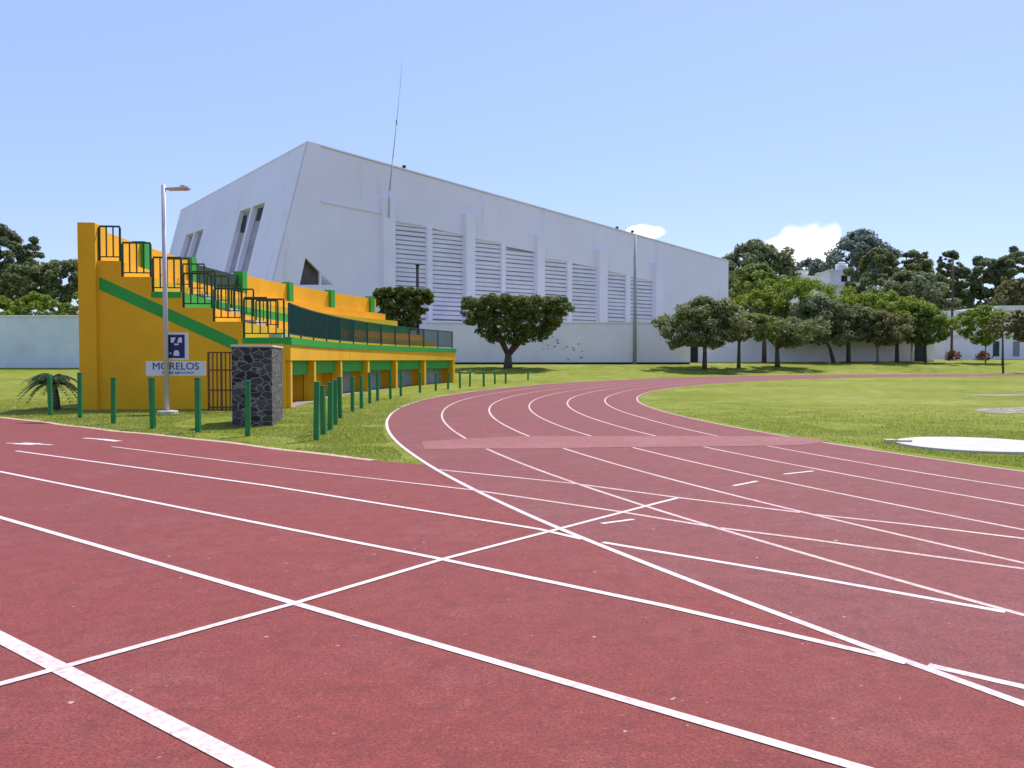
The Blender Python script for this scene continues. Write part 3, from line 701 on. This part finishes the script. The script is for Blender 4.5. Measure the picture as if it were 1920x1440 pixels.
# radio mast
mb_ = thing('radio_mast', 'thin pale green radio mast rising from the gymnasium facade', 'antenna', fp(722, 400) + OUT * 0.62)
p = [fp(722.5, 410), fp(724, 360), fp(730, 300), fp(737, 233), fp(743, 175), fp(748, 110)]; p = [q + OUT * 0.62 for q in p]
b = MB()
for i in range(2): b.tube(p[i], p[i + 1], 0.05)
b.tube(p[2], p[3], 0.04, 0.032); b.build('lower_pole', 'pole', mb_, smooth=True)
b = MB(); b.tube(p[3], p[4], 0.024, 0.02); b.tube(p[4], p[5], 0.018, 0.010); b.build('whip', 'pole', mb_, smooth=True)
b = MB(); b.tube(p[3] - Vector((0, 0, .2)), p[3] + Vector((0, 0, .2)), 0.07); b.build('joint_box', 'pole', mb_)

# ------------------------------------------------------------------ boundary walls
def wall(name, label, p0, p1, z0, z1, m, th=0.25, cop=None, cat='wall', door=None):
    p0, p1 = Vector(p0), Vector(p1); d = (p1 - p0); u = d.normalized(); nn = Vector((-u.y, u.x, 0))
    root = thing(name, label, cat, Vector((p0.x, p0.y, z0)))
    b = MB(); b.box((p0.x, p0.y, z0 - .5), d, nn * th, (0, 0, z1 - z0 + .5)); b.build('wall_face', m, root)
    if cop: b = MB(); b.box(Vector((p0.x, p0.y, z1)) - nn * .08, d, nn * (th + .16), (0, 0, cop)); b.build('coping', 'coping', root, bevel=.01)
    return root
a, c = at_depth(798, 683, 72), at_depth(1293, 683, 72); zt = at_depth(900, 607, 72).z
w1 = wall('boundary_wall', 'long stained white boundary wall in front of the gymnasium', (a.x, 72, 0), (c.x, 72, 0), terrain(4, 72), zt, 'wallw', .25, .14)
b = MB(); q0 = at_depth(860, 683, 72); b.box((a.x, 71.93, terrain(4, 72) - .3), (c.x - a.x, 0, 0), (0, .068, 0), (0, 0, .48)); b.build('plinth', 'darkpole', w1)
rn = random.Random(9)
for i in range(18):
    c_ = at_depth(rn.gauss(1056, 30), rn.gauss(652, 8.5), 72); r_ = rn.uniform(.04, .11); pol = []
    for k in range(9): a = 2 * PI * k / 9; q_ = r_ * rn.uniform(.6, 1.3); pol.append((c_.x + q_ * 1.5 * math.cos(a), 71.997 - i * .0003, c_.z + q_ * math.sin(a)))
    b = MB(); b.prism(pol, (0, .0028 + i * .0003, 0)); b.build('peeled_patch', 'niche', w1)
a2 = at_depth(1291, 680, 80); c2 = at_depth(1752, 676, 83)
w2 = wall('boundary_wall', 'shaded grey wall running behind the row of trees', (a2.x, 80, 0), (c2.x, 83, 0), terrain(20, 80), at_depth(1500, 622, 82).z, 'wallw', .25, .1)
p0, p1 = at_depth(1295, 676, 79.9), at_depth(1309, 630, 79.9); b = MB(); b.box((p0.x, 79.95, terrain(17, 79)), (p1.x - p0.x, 0, 0), (0, .2, 0), (0, 0, p1.z - terrain(17, 79))); b.build('door', 'dark', w2)
p0, p1 = at_depth(1718, 668, 82.5), at_depth(1735, 632, 82.5); b = MB(); b.box((p0.x, 82.6, terrain(40, 82)), (p1.x - p0.x, 0, 0), (0, .2, 0), (0, 0, p1.z - terrain(40, 82))); b.build('gate_door', 'tealdoor', w2)
a3, c3 = at_depth(-160, 690, 62), at_depth(230, 690, 62)
wall('boundary_wall', 'pale blue grey wall at the left edge behind the small palm', (a3.x, 62, 0), (c3.x, 62, 0), terrain(-30, 62), at_depth(80, 594, 62).z, 'wallblue', .25, .12)
# right-hand building
rb = thing('low_building', 'pale two storey building with a white flat roof at the right edge', 'building', at_depth(1850, 672, 92))
x0, x1 = at_depth(1770, 675, 92).x, at_depth(2080, 675, 92).x; z0 = terrain(50, 92); zt = at_depth(1850, 583, 92).z
b = MB(); b.box((x0, 92, z0 - .3), (x1 - x0, 0, 0), (0, 8, 0), (0, 0, zt - z0 + .3)); b.build('wall', 'wallw', rb)
q0 = at_depth(1868, 577, 91.6); b = MB(); b.box((q0.x, 91.2, zt), (x1 - q0.x, 0, 0), (0, 9, 0), (0, 0, .55)); b.build('roof', 'coping', rb)
b = MB(); b.box((at_depth(1772, 600, 91.9).x, 91.9, at_depth(1800, 632, 91.9).z), (at_depth(1868, 600, 91.9).x - at_depth(1772, 600, 91.9).x, 0, 0), (0, .09, 0), (0, 0, .25)); b.build('string_course', 'coping', rb)
for xa, xb, ya, yb, mm in ((1828, 1840, 632, 641, 'tealdoor'), (1862, 1874, 640, 668, 'tealdoor'), (1895, 1915, 606, 622, 'dark'), (1790, 1802, 604, 618, 'greydoor'), (1900, 1912, 640, 668, 'greydoor')):
    p0, p1 = at_depth(xa, yb, 91.95), at_depth(xb, ya, 91.95); b = MB(); b.box((p0.x, 91.95, p0.z), (p1.x - p0.x, 0, 0), (0, .1, 0), (0, 0, p1.z - p0.z)); b.build('window' if yb < 660 else 'door', mm, rb)
# houses on the rise behind
def house(label, boxes, Y, tank=None):
    root = thing('house', label, 'house', at_depth(boxes[0][0], 600, Y))
    for i, (xa, xb, ya, yb, dy) in enumerate(boxes):
        p0, p1 = at_depth(xa, yb, Y + dy), at_depth(xb, ya, Y + dy); zb = terrain(p0.x, Y) if i == 0 else p0.z
        b = MB(); b.box((p0.x, Y + dy, zb), (p1.x - p0.x, 0, 0), (0, 6, 0), (0, 0, p1.z - zb)); wo = b.build('wall', 'house', root)
        b = MB(); b.box((p0.x - .15, Y + dy - .15, p1.z), (p1.x - p0.x + .3, 0, 0), (0, 6.3, 0), (0, 0, .25)); b.build('roof_slab', 'coping', wo)
        xm = (p0.x + p1.x) / 2; hh = p1.z - max(p0.z, zb)
        if hh > 1: b = MB(); b.box((xm + .2, Y + dy - .03, p1.z - min(1.6, hh * .75)), (min(1.3, (p1.x - p0.x) * .3), 0, 0), (0, .1, 0), (0, 0, min(1.0, hh * .45))); b.build('window', 'dark', wo)
    if tank:
        c = at_depth(tank[0], tank[1], Y + 2); b = MB(); b.tube(c - Vector((0, 0, .8)), c + Vector((0, 0, .6)), .95, .9, 16); b.tube(c + Vector((0, 0, .6)), c + Vector((0, 0, .95)), .9, .4, 16); b.build('water_tank', 'coping', root, smooth=True)
    return root
house('white house with a rounded rooftop water tank among the trees', [(1545, 1602, 537, 620, 0), (1556, 1594, 509, 537, 1), (1602, 1624, 533, 552, 2)], 128, (1578, 503))
house('small pinkish white house half hidden right of the dome tree', [(1492, 1538, 520, 600, 0), (1496, 1514, 510, 520, 1)], 140)

# ------------------------------------------------------------------ grandstand (curved, concentric with the bend)
n0 = flat(544, 766); a0 = math.atan2(n0.y - SC[1], SC[0] - n0.x); a1 = math.radians(20.1); R0 = math.hypot(n0.x - SC[0], n0.y - SC[1])
e0 = Vector((-math.cos(a0), math.sin(a0), 0))        # outwards (leftwards) along the near side wall
tn0 = Vector((math.sin(a0), math.cos(a0), 0))        # along the stand, away from us
gs = thing('grandstand', 'curved yellow and green concrete grandstand with dark railings beside the track bend', 'grandstand', (n0.x, n0.y, 0))
sp = lambda x, y: on_plane(x, y, n0, tn0)
def sz(x, y): p = sp(x, y); return (p - n0).dot(e0), p.z
def P3(s, z, k=0.0): return Vector((n0.x, n0.y, 0)) + e0 * s + tn0 * k + Vector((0, 0, z))
steps = [(534, 633), (455, 603), (399, 577), (342, 547), (285, 519), (228, 489)]      # left edge x of each tread ... y of the tread
sx_ = [sz(x, 700)[0] for x in (534, 455, 399, 342, 285, 228, 185, 152)]
zz_ = [sz(495, 633)[1], sz(428, 603)[1], sz(370, 577)[1], sz(314, 547)[1], sz(256, 519)[1], sz(205, 489)[1]]
S6, S7 = sx_[6], sx_[7]; ZTOP = sz(168, 418)[1]
TH = 0.22
prf = [(0.12, -.2), (0.12, zz_[0])]
for i in range(6):
    if i: prf.append((sx_[i], zz_[i]))
    prf.append((sx_[i + 1], zz_[i]))
prf += [(S6, -.2)]
b = MB(); b.prism([P3(s, z) for s, z in prf], tn0 * TH); sw = b.build('side_wall', 'yellow', gs)
q = [P3(*sz(186, 519), -.003), P3(*sz(446, 637), -.003), P3(*sz(446, 660), -.003), P3(*sz(186, 543), -.003)]
b = MB(); b.prism(q, tn0 * 0.0025); b.build('painted_stripe', 'green', sw)
for i in (0, 3):
    b = MB(); ya = zz_[i]; s0 = 0.12 if i == 0 else sx_[i]; b.box(P3(s0, ya - .16, -.004), e0 * (sx_[i + 1] - s0), tn0 * .0035, (0, 0, .159)); b.build('painted_edge', 'green', sw)
b = MB(); b.box(P3(S6, -.2, -.12), e0 * (S7 - S6), tn0 * .9, (0, 0, ZTOP + .2)); b.build('corner_pilaster', 'yellow', gs, bevel=.02)
# far side wall
def F3(s, z, k=0.0):
    d = Vector((-math.cos(a1), math.sin(a1), 0)); t = Vector((math.sin(a1), math.cos(a1), 0))
    return Vector((SC[0], SC[1], 0)) + d * (R0 + s) + t * k + Vector((0, 0, z))
t1 = Vector((math.sin(a1), math.cos(a1), 0))
b = MB(); b.prism([F3(s, z) for s, z in prf], t1 * .22); b.build('side_wall', 'yellow', gs)
da = TH / R0
ai, ae = a0 + da, a1
# seating steps as real solid rings
for i in range(6):
    r0, r1 = R0 + (0.0 if i == 0 else sx_[i]), R0 + (sx_[i + 1] if i < 5 else S6 + .1)
    zb = 1.28 if i == 0 else zz_[i - 1] - .02
    b = MB()
    if i == 0: b.sector(SC, r0 + 0.15, r1 + .02, zb, zz_[0], ai, ae)
    else: b.sector(SC, r0, r1 + .02, zb, zz_[i], ai, ae)
    b.build('platform' if i == 0 else 'seating_step', 'green' if i in (0, 3) else 'yellow', gs)
# front beam and green lip
b = MB(); b.sector(SC, R0 - .02, R0 + .15, 1.29, zz_[0] - .19, a0, a1 + .004); b.build('front_beam', 'yellow', gs)
b = MB(); b.sector(SC, R0 - .05, R0 + .145, zz_[0] - .188, zz_[0] + .02, a0, a1 + .004); b.build('platform_lip', 'green', gs)
# back wall with pilasters and a netted bay
rbk = R0 + S6 + .02
def ang_at(px, r=rbk):       # angle on radius r seen at pixel column px
    k = (px - 960) / F; best = None
    for i in range(1200):
        a = a0 + (a1 + .05 - a0) * i / 1200; x, y = SC[0] - r * math.cos(a), SC[1] + r * math.sin(a)
        e = abs(x / y - k)
        if best is None or e < best[0]: best = (e, a)
    return best[1]
gp = [ang_at(x) for x in (271, 360, 455, 543, 621, 696)]
ZB = ZTOP - .12
b = MB(); b.sector(SC, rbk, rbk + .2, 1.0, ZB, ai, gp[1], 8); b.sector(SC, rbk, rbk + .2, 1.0, ZB, gp[2], ae + .004, 16); b.sector(SC, rbk, rbk + .2, 1.0, zz_[5] + .12, gp[1], gp[2], 6); b.build('back_wall', 'yellow', gs)
for a in gp:
    wa = 0.21 / rbk; b = MB(); b.sector(SC, rbk - .13, rbk + .25, zz_[5] - .1, ZB + .10, a - wa, a + wa, 2); b.build('back_pilaster', 'green', gs)
b = MB(); b.sector(SC, rbk + .06, rbk + .10, zz_[5] + .12, ZB - .06, gp[1] + .004, gp[2] - .004, 6); b.build('netting_panel', 'mesh', gs)
# front bays
NB = 6; pa = [a0 + 0.003 + (a1 - a0 - .003) * i / NB for i in range(NB + 1)]
for i, a in enumerate(pa):
    wa = 0.13 / R0; b = MB(); am = a + wa if i == 0 else a
    b.sector(SC, R0 + .0, R0 + .34, -.2, 1.285, am - wa, am + wa, 1); b.build('pillar', 'yellow', gs, bevel=.012)
rw = R0 + 0.66
for i in range(NB):
    s0, s1 = pa[i] + .13 / R0, pa[i + 1] - .13 / R0
    b = MB(); b.sector(SC, rw, rw + .18, -.2, 1.28, pa[i] - .001, pa[i + 1] + .001, 4); bw = b.build('bay_wall', 'yellow', gs)
    b = MB(); b.sector(SC, R0 + .20, R0 + .30, 0.86, 1.284, s0 + .0003, s1 - .0003, 4); b.build('header_band', 'green', gs)
    b = MB(); b.sector(SC, R0 + .36, rw - .001, -.2, 1.279, pa[i + 1] - .0018, pa[i + 1] + .0018, 1); b.build('partition', 'yellow', gs)
    d0, d1 = s0 + (s1 - s0) * .06, s0 + (s1 - s0) * (.94 if i != 1 else .6)
    b = MB(); b.sector(SC, rw - .05, rw - .003, 0.03, 1.15, d0, d1, 4); b.build('door', 'dark' if i == 1 else 'greydoor', gs)
b = MB(); b.sector(SC, R0 - .04, rw, -.2, 0.02, a0 + .004, a1, 20); b.build('floor_slab', 'soil', gs)
# railings
def rail_panel(b, p, q, h, sp_=0.2, r=0.016, low=0.10):
    p, q = Vector(p), Vector(q); L = (q - p).length; n = max(2, round(L / sp_))
    up = Vector((0, 0, 1)); u = (q - p) / L; sd = u.cross(up).normalized()
    b.box(p + up * (h - .045) - sd * .022, q - p, sd * .044, up * .045); b.box(p + up * low - sd * .015, q - p, sd * .03, up * .03)
    for i in range(n + 1):
        c = p.lerp(q, i / n); rr = r * (1.5 if i in (0, n) else 1); zz = 0 if i in (0, n) else low
        b.box(c - u * rr - sd * rr + up * zz, u * 2 * rr, sd * 2 * rr, up * (h - .046 - zz))
hh = [0.92, 0.90, 0.93, 0.93, 0.92, 0.93]
for i in range(6):
    s0, s1 = (0.16 if i == 0 else sx_[i] + .03), sx_[i + 1] - .03
    b = MB(); rail_panel(b, P3(s0, zz_[i], .1), P3(s1, zz_[i], .1), hh[i] if i else 1.05, .195, .015); b.build('side_railing', 'rail', gs)
def arc(r, a, z): return Vector((SC[0] - r * math.cos(a), SC[1] + r * math.sin(a), z))
for i in range(12):
    b = MB(); q0, q1 = a0 + .004 + (a1 - a0 - .006) * i / 12, a0 + .004 + (a1 - a0 - .006) * (i + 1) / 12
    rail_panel(b, arc(R0 + .05, q0, zz_[0] + .02), arc(R0 + .05, q1, zz_[0] + .02), .93, .135, .014, .08); b.build('front_railing', 'railteal', gs)
for ar in (a0 + .062, a0 + .087):
    for i in range(1, 5):
        b = MB(); rail_panel(b, arc(R0 + sx_[i] + .04, ar, zz_[i]), arc(R0 + sx_[i + 1] - .04, ar, zz_[i]), .9, .2, .015); b.build('aisle_railing', 'rail', gs)
b = MB()
for i in range(1, 5):
    b.sector(SC, R0 + sx_[i] - .38, R0 + sx_[i] - .003, zz_[i - 1] + .001, zz_[i - 1] + .21, a0 + .064, a0 + .085, 2)
b.build('aisle_steps', 'concrete', gs)

# ------------------------------------------------------------------ stone pier, gate
fl, fr = flat(435, 801), flat(511, 799); br = flat(531, 786); sd_ = (fr - fl); dp = br - fr
pier = thing('stone_pier', 'dark volcanic stone pier with pale mortar before the grandstand corner', 'pier', fl)
zt = at_depth(480, 651, fl.y).z; b = MB(); b.box(Vector((fl.x, fl.y, -.1)), sd_, dp, (0, 0, zt + .1)); b.build('masonry', 'stone', pier, bevel=.025)
b = MB(); b.box(Vector((fl.x, fl.y, zt)) - sd_ * .02 - dp * .01, sd_ * 1.04, dp * 1.02, (0, 0, .045)); b.build('cap', 'concrete', pier, bevel=.01, label='pale mortar cap on the stone pier')
gl = at_depth(392, 768, 20.6); gt = thing('barred_gate', 'rusty brown barred gate between the yellow side wall and stone pier', 'gate', Vector((gl.x, 20.6, 0)))
w_ = (440 - 392) / F * 20.6; zt = at_depth(400, 661, 20.6).z
for z in (.12, .55, 1.05, zt): MB().cbox((gl.x + w_ / 2, 20.6, z), w_ + .03, .03, .035).build('cross_rail', 'gate', gt)
for i in range(7): MB().cbox((gl.x + w_ * i / 6, 20.6, zt / 2 + .02), .03 if i % 3 else .05, .029, zt - .02).build('bar', 'gate', gt)

# ------------------------------------------------------------------ lamp and signs
B = flat(313, 776); lamp = thing('street_lamp', 'tall grey lamp post with a flat arm light before the yellow wall', 'street lamp', B)
zt = at_depth(311, 347, B.y).z
b = MB(); b.tube(B - Vector((0, 0, .1)), B + Vector((-.02, 0, zt)), .058, .05, 14); b.build('pole', 'galv', lamp, smooth=True)
b = MB(); b.tube(B + Vector((-.02, 0, zt - .09)), B + Vector((.14, 0, zt - .09)), .035, .03, 10); b.build('arm', 'galv', lamp, smooth=True)
b = MB(); hx = B + Vector((.10, 0, zt - .10)); b.prism([hx + Vector((0, -.09, -.03)), hx + Vector((.5, -.11, .0)), hx + Vector((.5, .11, .0)), hx + Vector((0, .09, -.03))], (0, 0, .055)); b.cbox(hx + Vector((.36, 0, .065)), .12, .14, .05); b.build('lamp_head', 'galv', lamp, bevel=.008)
b = MB(); b.cbox(hx + Vector((.30, 0, -.022)), .32, .14, .012); b.build('lens', 'signwhite', lamp)
base = flat(317, 786); b = MB(); pol = []
rn = random.Random(3)
for i in range(14): a = 2 * PI * i / 14; r = .24 * rn.uniform(.75, 1.2); pol.append((B.x + .03 + r * math.cos(a), B.y - .02 + r * math.sin(a), -.03))
b.prism(pol, (0, 0, .11)); b.build('concrete_footing', 'concrete', lamp, bevel=.02)
def text(body, size, loc, m, parent, name, sx=1.0):
    cu = bpy.data.curves.new(name, 'FONT'); cu.body = body; cu.size = size; cu.align_x = 'CENTER'; cu.align_y = 'CENTER'; cu.extrude = .003; cu.offset = 0
    t = bpy.data.objects.new(name + '_tmp', cu); COL.objects.link(t); bpy.context.view_layer.update()
    me = bpy.data.meshes.new_from_object(t.evaluated_get(bpy.context.evaluated_depsgraph_get())); COL.objects.unlink(t); bpy.data.objects.remove(t)
    for v in me.vertices:
        x, y, z = v.co; v.co = (x * sx, -z, y)
    me.materials.clear(); me.materials.append(M[m]); o = bpy.data.objects.new(name, me); COL.objects.link(o); o.parent = parent; o.location = Vector(loc) - wloc(parent)
    return o
Yp = B.y + .075
p0, p1 = at_depth(274, 704.5, Yp), at_depth(385.5, 677.5, Yp)
s1 = thing('lettered_sign', 'long white MORELOS board with navy lettering, fixed low on the lamp post', 'sign', Vector(((p0.x + p1.x) / 2, Yp, p0.z)))
b = MB(); b.box((p0.x, Yp - .01, p0.z), (p1.x - p0.x, 0, 0), (0, .02, 0), (0, 0, p1.z - p0.z)); b.build('board', 'signwhite', s1, bevel=.004)
W_ = p1.x - p0.x; H_ = p1.z - p0.z
text('MORELOS', H_ * .70, ((p0.x + p1.x) / 2, Yp - .014, p0.z + H_ * .64), 'letter', s1, 'lettering', W_ / (H_ * .70) / 5.0 * .88)
text('PODER EJECUTIVO', H_ * .21, ((p0.x + p1.x) / 2 + .05, Yp - .014, p0.z + H_ * .20), 'letter', s1, 'small_lettering', 1.25)
p0, p1 = at_depth(309, 675, Yp), at_depth(352.5, 624, Yp)
s2 = thing('emblem_sign', 'navy sign with a pale emblem and white border above the lettered board', 'sign', Vector(((p0.x + p1.x) / 2, Yp, p0.z)))
W_ = p1.x - p0.x; H_ = p1.z - p0.z; b = MB(); b.box((p0.x, Yp - .01, p0.z + .003), (W_, 0, 0), (0, .02, 0), (0, 0, H_)); b.build('border_plate', 'signwhite', s2, bevel=.004)
b = MB(); b.box((p0.x + W_ * .16, Yp - .0135, p0.z + H_ * .07), (W_ * .70, 0, 0), (0, .003, 0), (0, 0, H_ * .86)); pl = b.build('panel', 'signblue', s2)
X0, Z0, pw, ph = p0.x + W_ * .16, p0.z + H_ * .07, W_ * .70, H_ * .86
for poly in ([(.16, .88), (.48, .88), (.40, .78), (.33, .66), (.16, .66)], [(.66, .88), (.84, .88), (.84, .66), (.56, .66), (.60, .78)], [(.34, .62), (.66, .62), (.60, .55), (.40, .55)],
             [(.33, .10), (.67, .10), (.67, .24), (.60, .33), (.40, .33), (.33, .24)], [(.10, .16), (.18, .16), (.18, .24), (.10, .24)]):
    MB().prism([(X0 + pw * a, Yp - .017, Z0 + ph * c) for a, c in poly], (0, .003, 0)).build('emblem', 'signwhite', pl)

# ------------------------------------------------------------------ bollards
bm = MB(); bm.cbox((0, 0, .50), .085, .085, 1.04); bm.cbox((0, 0, 1.03), .093, .093, .03)
proto = bm.build('bollard', 'bollard', None, bevel=.008)
row = [((95, 779), 705, 'green post just left of the small palm trunk'),
       ((150.5, 784), 698, 'green post against the yellow corner pilaster beside the palm'),
       ((213, 795), 707, 'slim green post alone before the left half of the yellow side wall'),
       ((287, 804), 707, 'green post under the left end of the lettered sign'),
       ((371.5, 811), 707, 'green post under the right end of the lettered sign, left of the barred gate'),
       ((464.5, 818), 713, 'green post standing in front of the dark stone pier'),
       ((593, 826), 715, 'nearest green post at the grass corner where the row turns along the bend'),
       ((606.5, 815), 722, 'green post directly behind the nearest corner post'),
       ((619, 807), 716, 'second green post behind the corner post in the bend row'),
       ((629, 797), 712, 'third green post behind the corner post in the bend row'),
       ((638, 784), 706, 'last green post of the tight cluster behind the corner post'),
       ((661, 772), 705, 'green post after the tight cluster, before the third bay of the stand'),
       ((678, 766), 704, 'grey green post just left of the fourth pillar of the stand'),
       ((693.5, 757), 698, 'green post just right of the fourth pillar of the stand'),
       ((708, 751.5), 697, 'dark post before the left part of the fourth bay'),
       ((732, 748), 693, 'dark post near the right side of the fourth bay'),
       ((751.5, 743), 694, 'grey green post beside the fifth pillar of the stand'),
       ((787.5, 736.5), 697, 'short looking post left of the sixth pillar of the stand'),
       ((817, 733), 698, 'green post before the left part of the last bay'),
       ((840, 730), 698, 'green post before the end pillar of the stand'),
       ((862.5, 728), 697, 'green post just right of the stand end'),
       ((881, 725), 698, 'second green post right of the stand end'),
       ((907, 725), 698, 'green post at the left of the umbrella tree shadow'),
       ((928, 720.5), 697, 'green post below the left side of the umbrella tree'),
       ((948, 719), 697, 'green post below the trunk of the umbrella tree'),
       ((990, 712.5), 697, 'last visible green post, below the right side of the umbrella tree')]
for i, ((x, y), yt, lab) in enumerate(row):
    o = proto if i == 0 else proto.copy()
    if i: COL.objects.link(o)
    g_ = at_ground(x, y); o.location = g_; hgt = at_depth(x, yt, g_.y).z - g_.z; o.scale = (1, 1, hgt / 1.05)
    o.rotation_euler = (random.uniform(-.015, .015), random.uniform(-.02, .02), random.uniform(-.3, .3))
    tag(o, lab, 'bollard', 'green posts along the grass edge')

# ------------------------------------------------------------------ poles and small things
def pole(name, label, cat, px, ytop, Y, r0, r1, m, extra=None, part='pole'):
    B = at_depth(px, 675, Y); B.z = terrain(B.x, B.y); zt = at_depth(px, ytop, Y).z
    root = thing(name, label, cat, B); b = MB(); b.tube(B - Vector((0, 0, .2)), Vector((B.x, B.y, zt)), r0, r1, 12); b.build(part, m, root, smooth=True)
    if extra: extra(root, B, zt)
    return root
def flood(root, B, zt):
    b = MB(); b.cbox((B.x, B.y, zt - .1), 1.0, .1, .08); b.build('crossbar', 'pole', root)
    for s in (-.35, .35):
        b = MB(); b.cbox((B.x + s, B.y - .12, zt + .02), .3, .16, .22); b.build('floodlight', 'pole', root, bevel=.02)
pole('floodlight_pole', 'tall slim grey floodlight pole standing in front of the louvred facade', 'light pole', 1190, 441, 71.3, .17, .12, 'pole', None)
def util(root, B, zt):
    b = MB(); b.cbox((B.x, B.y, zt - .5), 1.8, .1, .12); b.build('crossarm', 'bark', root)
    b = MB()
    for s in (-.8, -.35, .35, .8): b.tube((B.x + s, B.y, zt - .44), (B.x + s, B.y, zt - .22), .05)
    b.build('insulators', 'coping', root)
pole('utility_pole', 'dark wooden utility pole standing among the right hand trees', 'utility pole', 1784, 484, 90, .14, .09, 'bark', None)
pole('black_post', 'black post sticking up behind the clipped tree past the grandstand', 'post', 783.5, 498, 60, .11, .11, 'darkpole', lambda r, B, z: MB().cbox((B.x, B.y, z + .03), .3, .3, .06).build('cap', 'darkpole', r))
pole('slender_pole', 'slender grey pole at the right edge beside the sparse sapling', 'pole', 1879, 588, 74, .06, .05, 'darkpole', lambda r, B, z: MB().cbox((B.x, B.y, z + .05), .16, .16, .12).build('cap', 'darkpole', r))
pole('white_post', 'short white post by the dark green gate', 'post', 1710, 646, 81.5, .14, .14, 'coping', lambda r, B, z: MB().cbox((B.x, B.y, z + .04), .36, .36, .08).build('cap', 'coping', r))
tree('shrub', 'low reddish shrub at the foot of the utility pole', 'shrub', (1786, None), 86, [(1772, 1801, 657, 678)], 'leafred', 420, 0.09, [(1786, 664)], 'bark', None, 'dome', 0.04, 3)
tree('shrub', 'low reddish shrub below the thin sapling near the right building', 'shrub', (1842, None), 86, [(1830, 1856, 658, 678)], 'leafred', 360, 0.09, [(1842, 664)], 'bark', None, 'dome', 0.04, 3)

# ------------------------------------------------------------------ light, sky, camera
SUN_AZ, SUN_EL = math.radians(30), math.radians(57)
sd = Vector((math.sin(SUN_AZ) * math.cos(SUN_EL), math.cos(SUN_AZ) * math.cos(SUN_EL), math.sin(SUN_EL)))
L = bpy.data.lights.new('sun', 'SUN'); L.energy = 4.5; L.angle = math.radians(0.5); L.color = (1.0, 0.94, 0.88)
so = bpy.data.objects.new('sun', L); COL.objects.link(so); so.rotation_euler = (-sd).to_track_quat('-Z', 'Y').to_euler(); so.location = (0, 0, 60)
wd_ = bpy.data.worlds.new('World'); sc.world = wd_; wd_.use_nodes = True; n, l = wd_.node_tree.nodes, wd_.node_tree.links
sky = n.new('ShaderNodeTexSky'); sky.sky_type = 'NISHITA'; sky.sun_disc = False; sky.sun_elevation = SUN_EL; sky.sun_rotation = SUN_AZ
sky.air_density = 1.0; sky.dust_density = 1.0; sky.ozone_density = 2.0; sky.altitude = 1200
bg = n['Background']; bg.inputs['Strength'].default_value = 0.15
tc = n.new('ShaderNodeTexCoord')
nzw = n.new('ShaderNodeTexNoise'); nzw.inputs['Scale'].default_value = 26; nzw.inputs['Detail'].default_value = 7; l.new(tc.outputs['Generated'], nzw.inputs['Vector'])
tint = n.new('ShaderNodeMix'); tint.data_type = 'RGBA'; tint.blend_type = 'MULTIPLY'; tint.inputs['Factor'].default_value = 1; tint.inputs['B'].default_value = (1.04, 0.98, 1.08, 1); l.new(sky.outputs['Color'], tint.inputs['A'])
hz = n.new('ShaderNodeMix'); hz.data_type = 'RGBA'; hz.inputs['Factor'].default_value = 0.6; l.new(tint.outputs['Result'], hz.inputs['A']); hz.inputs['B'].default_value = (2.3, 3.1, 5.3, 1)
prev = hz.outputs['Result']
def cloud(px, py, rx, ry, amt):
    global prev
    c = ray(px, py).normalized()
    sub = n.new('ShaderNodeVectorMath'); sub.operation = 'SUBTRACT'; l.new(tc.outputs['Generated'], sub.inputs[0]); sub.inputs[1].default_value = c
    mul = n.new('ShaderNodeVectorMath'); mul.operation = 'MULTIPLY'; mul.inputs[1].default_value = (F / rx, F / rx, F / ry); l.new(sub.outputs[0], mul.inputs[0])
    ln_ = n.new('ShaderNodeVectorMath'); ln_.operation = 'LENGTH'; l.new(mul.outputs[0], ln_.inputs[0])
    ad = n.new('ShaderNodeMath'); ad.operation = 'MULTIPLY_ADD'; ad.inputs[1].default_value = 1.5; l.new(nzw.outputs['Fac'], ad.inputs[0]); l.new(ln_.outputs['Value'], ad.inputs[2])
    mr = n.new('ShaderNodeMapRange'); mr.interpolation_type = 'SMOOTHSTEP'; mr.inputs['From Min'].default_value = 1.75; mr.inputs['From Max'].default_value = 1.35; mr.inputs['To Min'].default_value = 0; mr.inputs['To Max'].default_value = amt
    l.new(ad.outputs[0], mr.inputs['Value'])
    mx = n.new('ShaderNodeMix'); mx.data_type = 'RGBA'; l.new(mr.outputs['Result'], mx.inputs['Factor']); l.new(prev, mx.inputs['A']); mx.inputs['B'].default_value = (7.5, 7.5, 7.8, 1); prev = mx.outputs['Result']
cloud(1512, 466, 66, 52, 1.0)
cloud(1206, 436, 44, 15, 1.0)
l.new(prev, bg.inputs['Color'])
cam = bpy.data.cameras.new('camera'); cam.lens = F / 1920 * 36; cam.sensor_width = 36; cam.clip_end = 6000; cam.clip_start = 0.05
co = bpy.data.objects.new('camera', cam); COL.objects.link(co); co.location = CAM; co.rotation_euler = (PI / 2 - PITCH, 0, 0); sc.camera = co
sc.view_settings.view_transform = 'Standard'; sc.view_settings.look = 'None'; sc.view_settings.exposure = 0.37; sc.view_settings.gamma = 1.0
sc.render.resolution_x = 1024; sc.render.resolution_y = 768
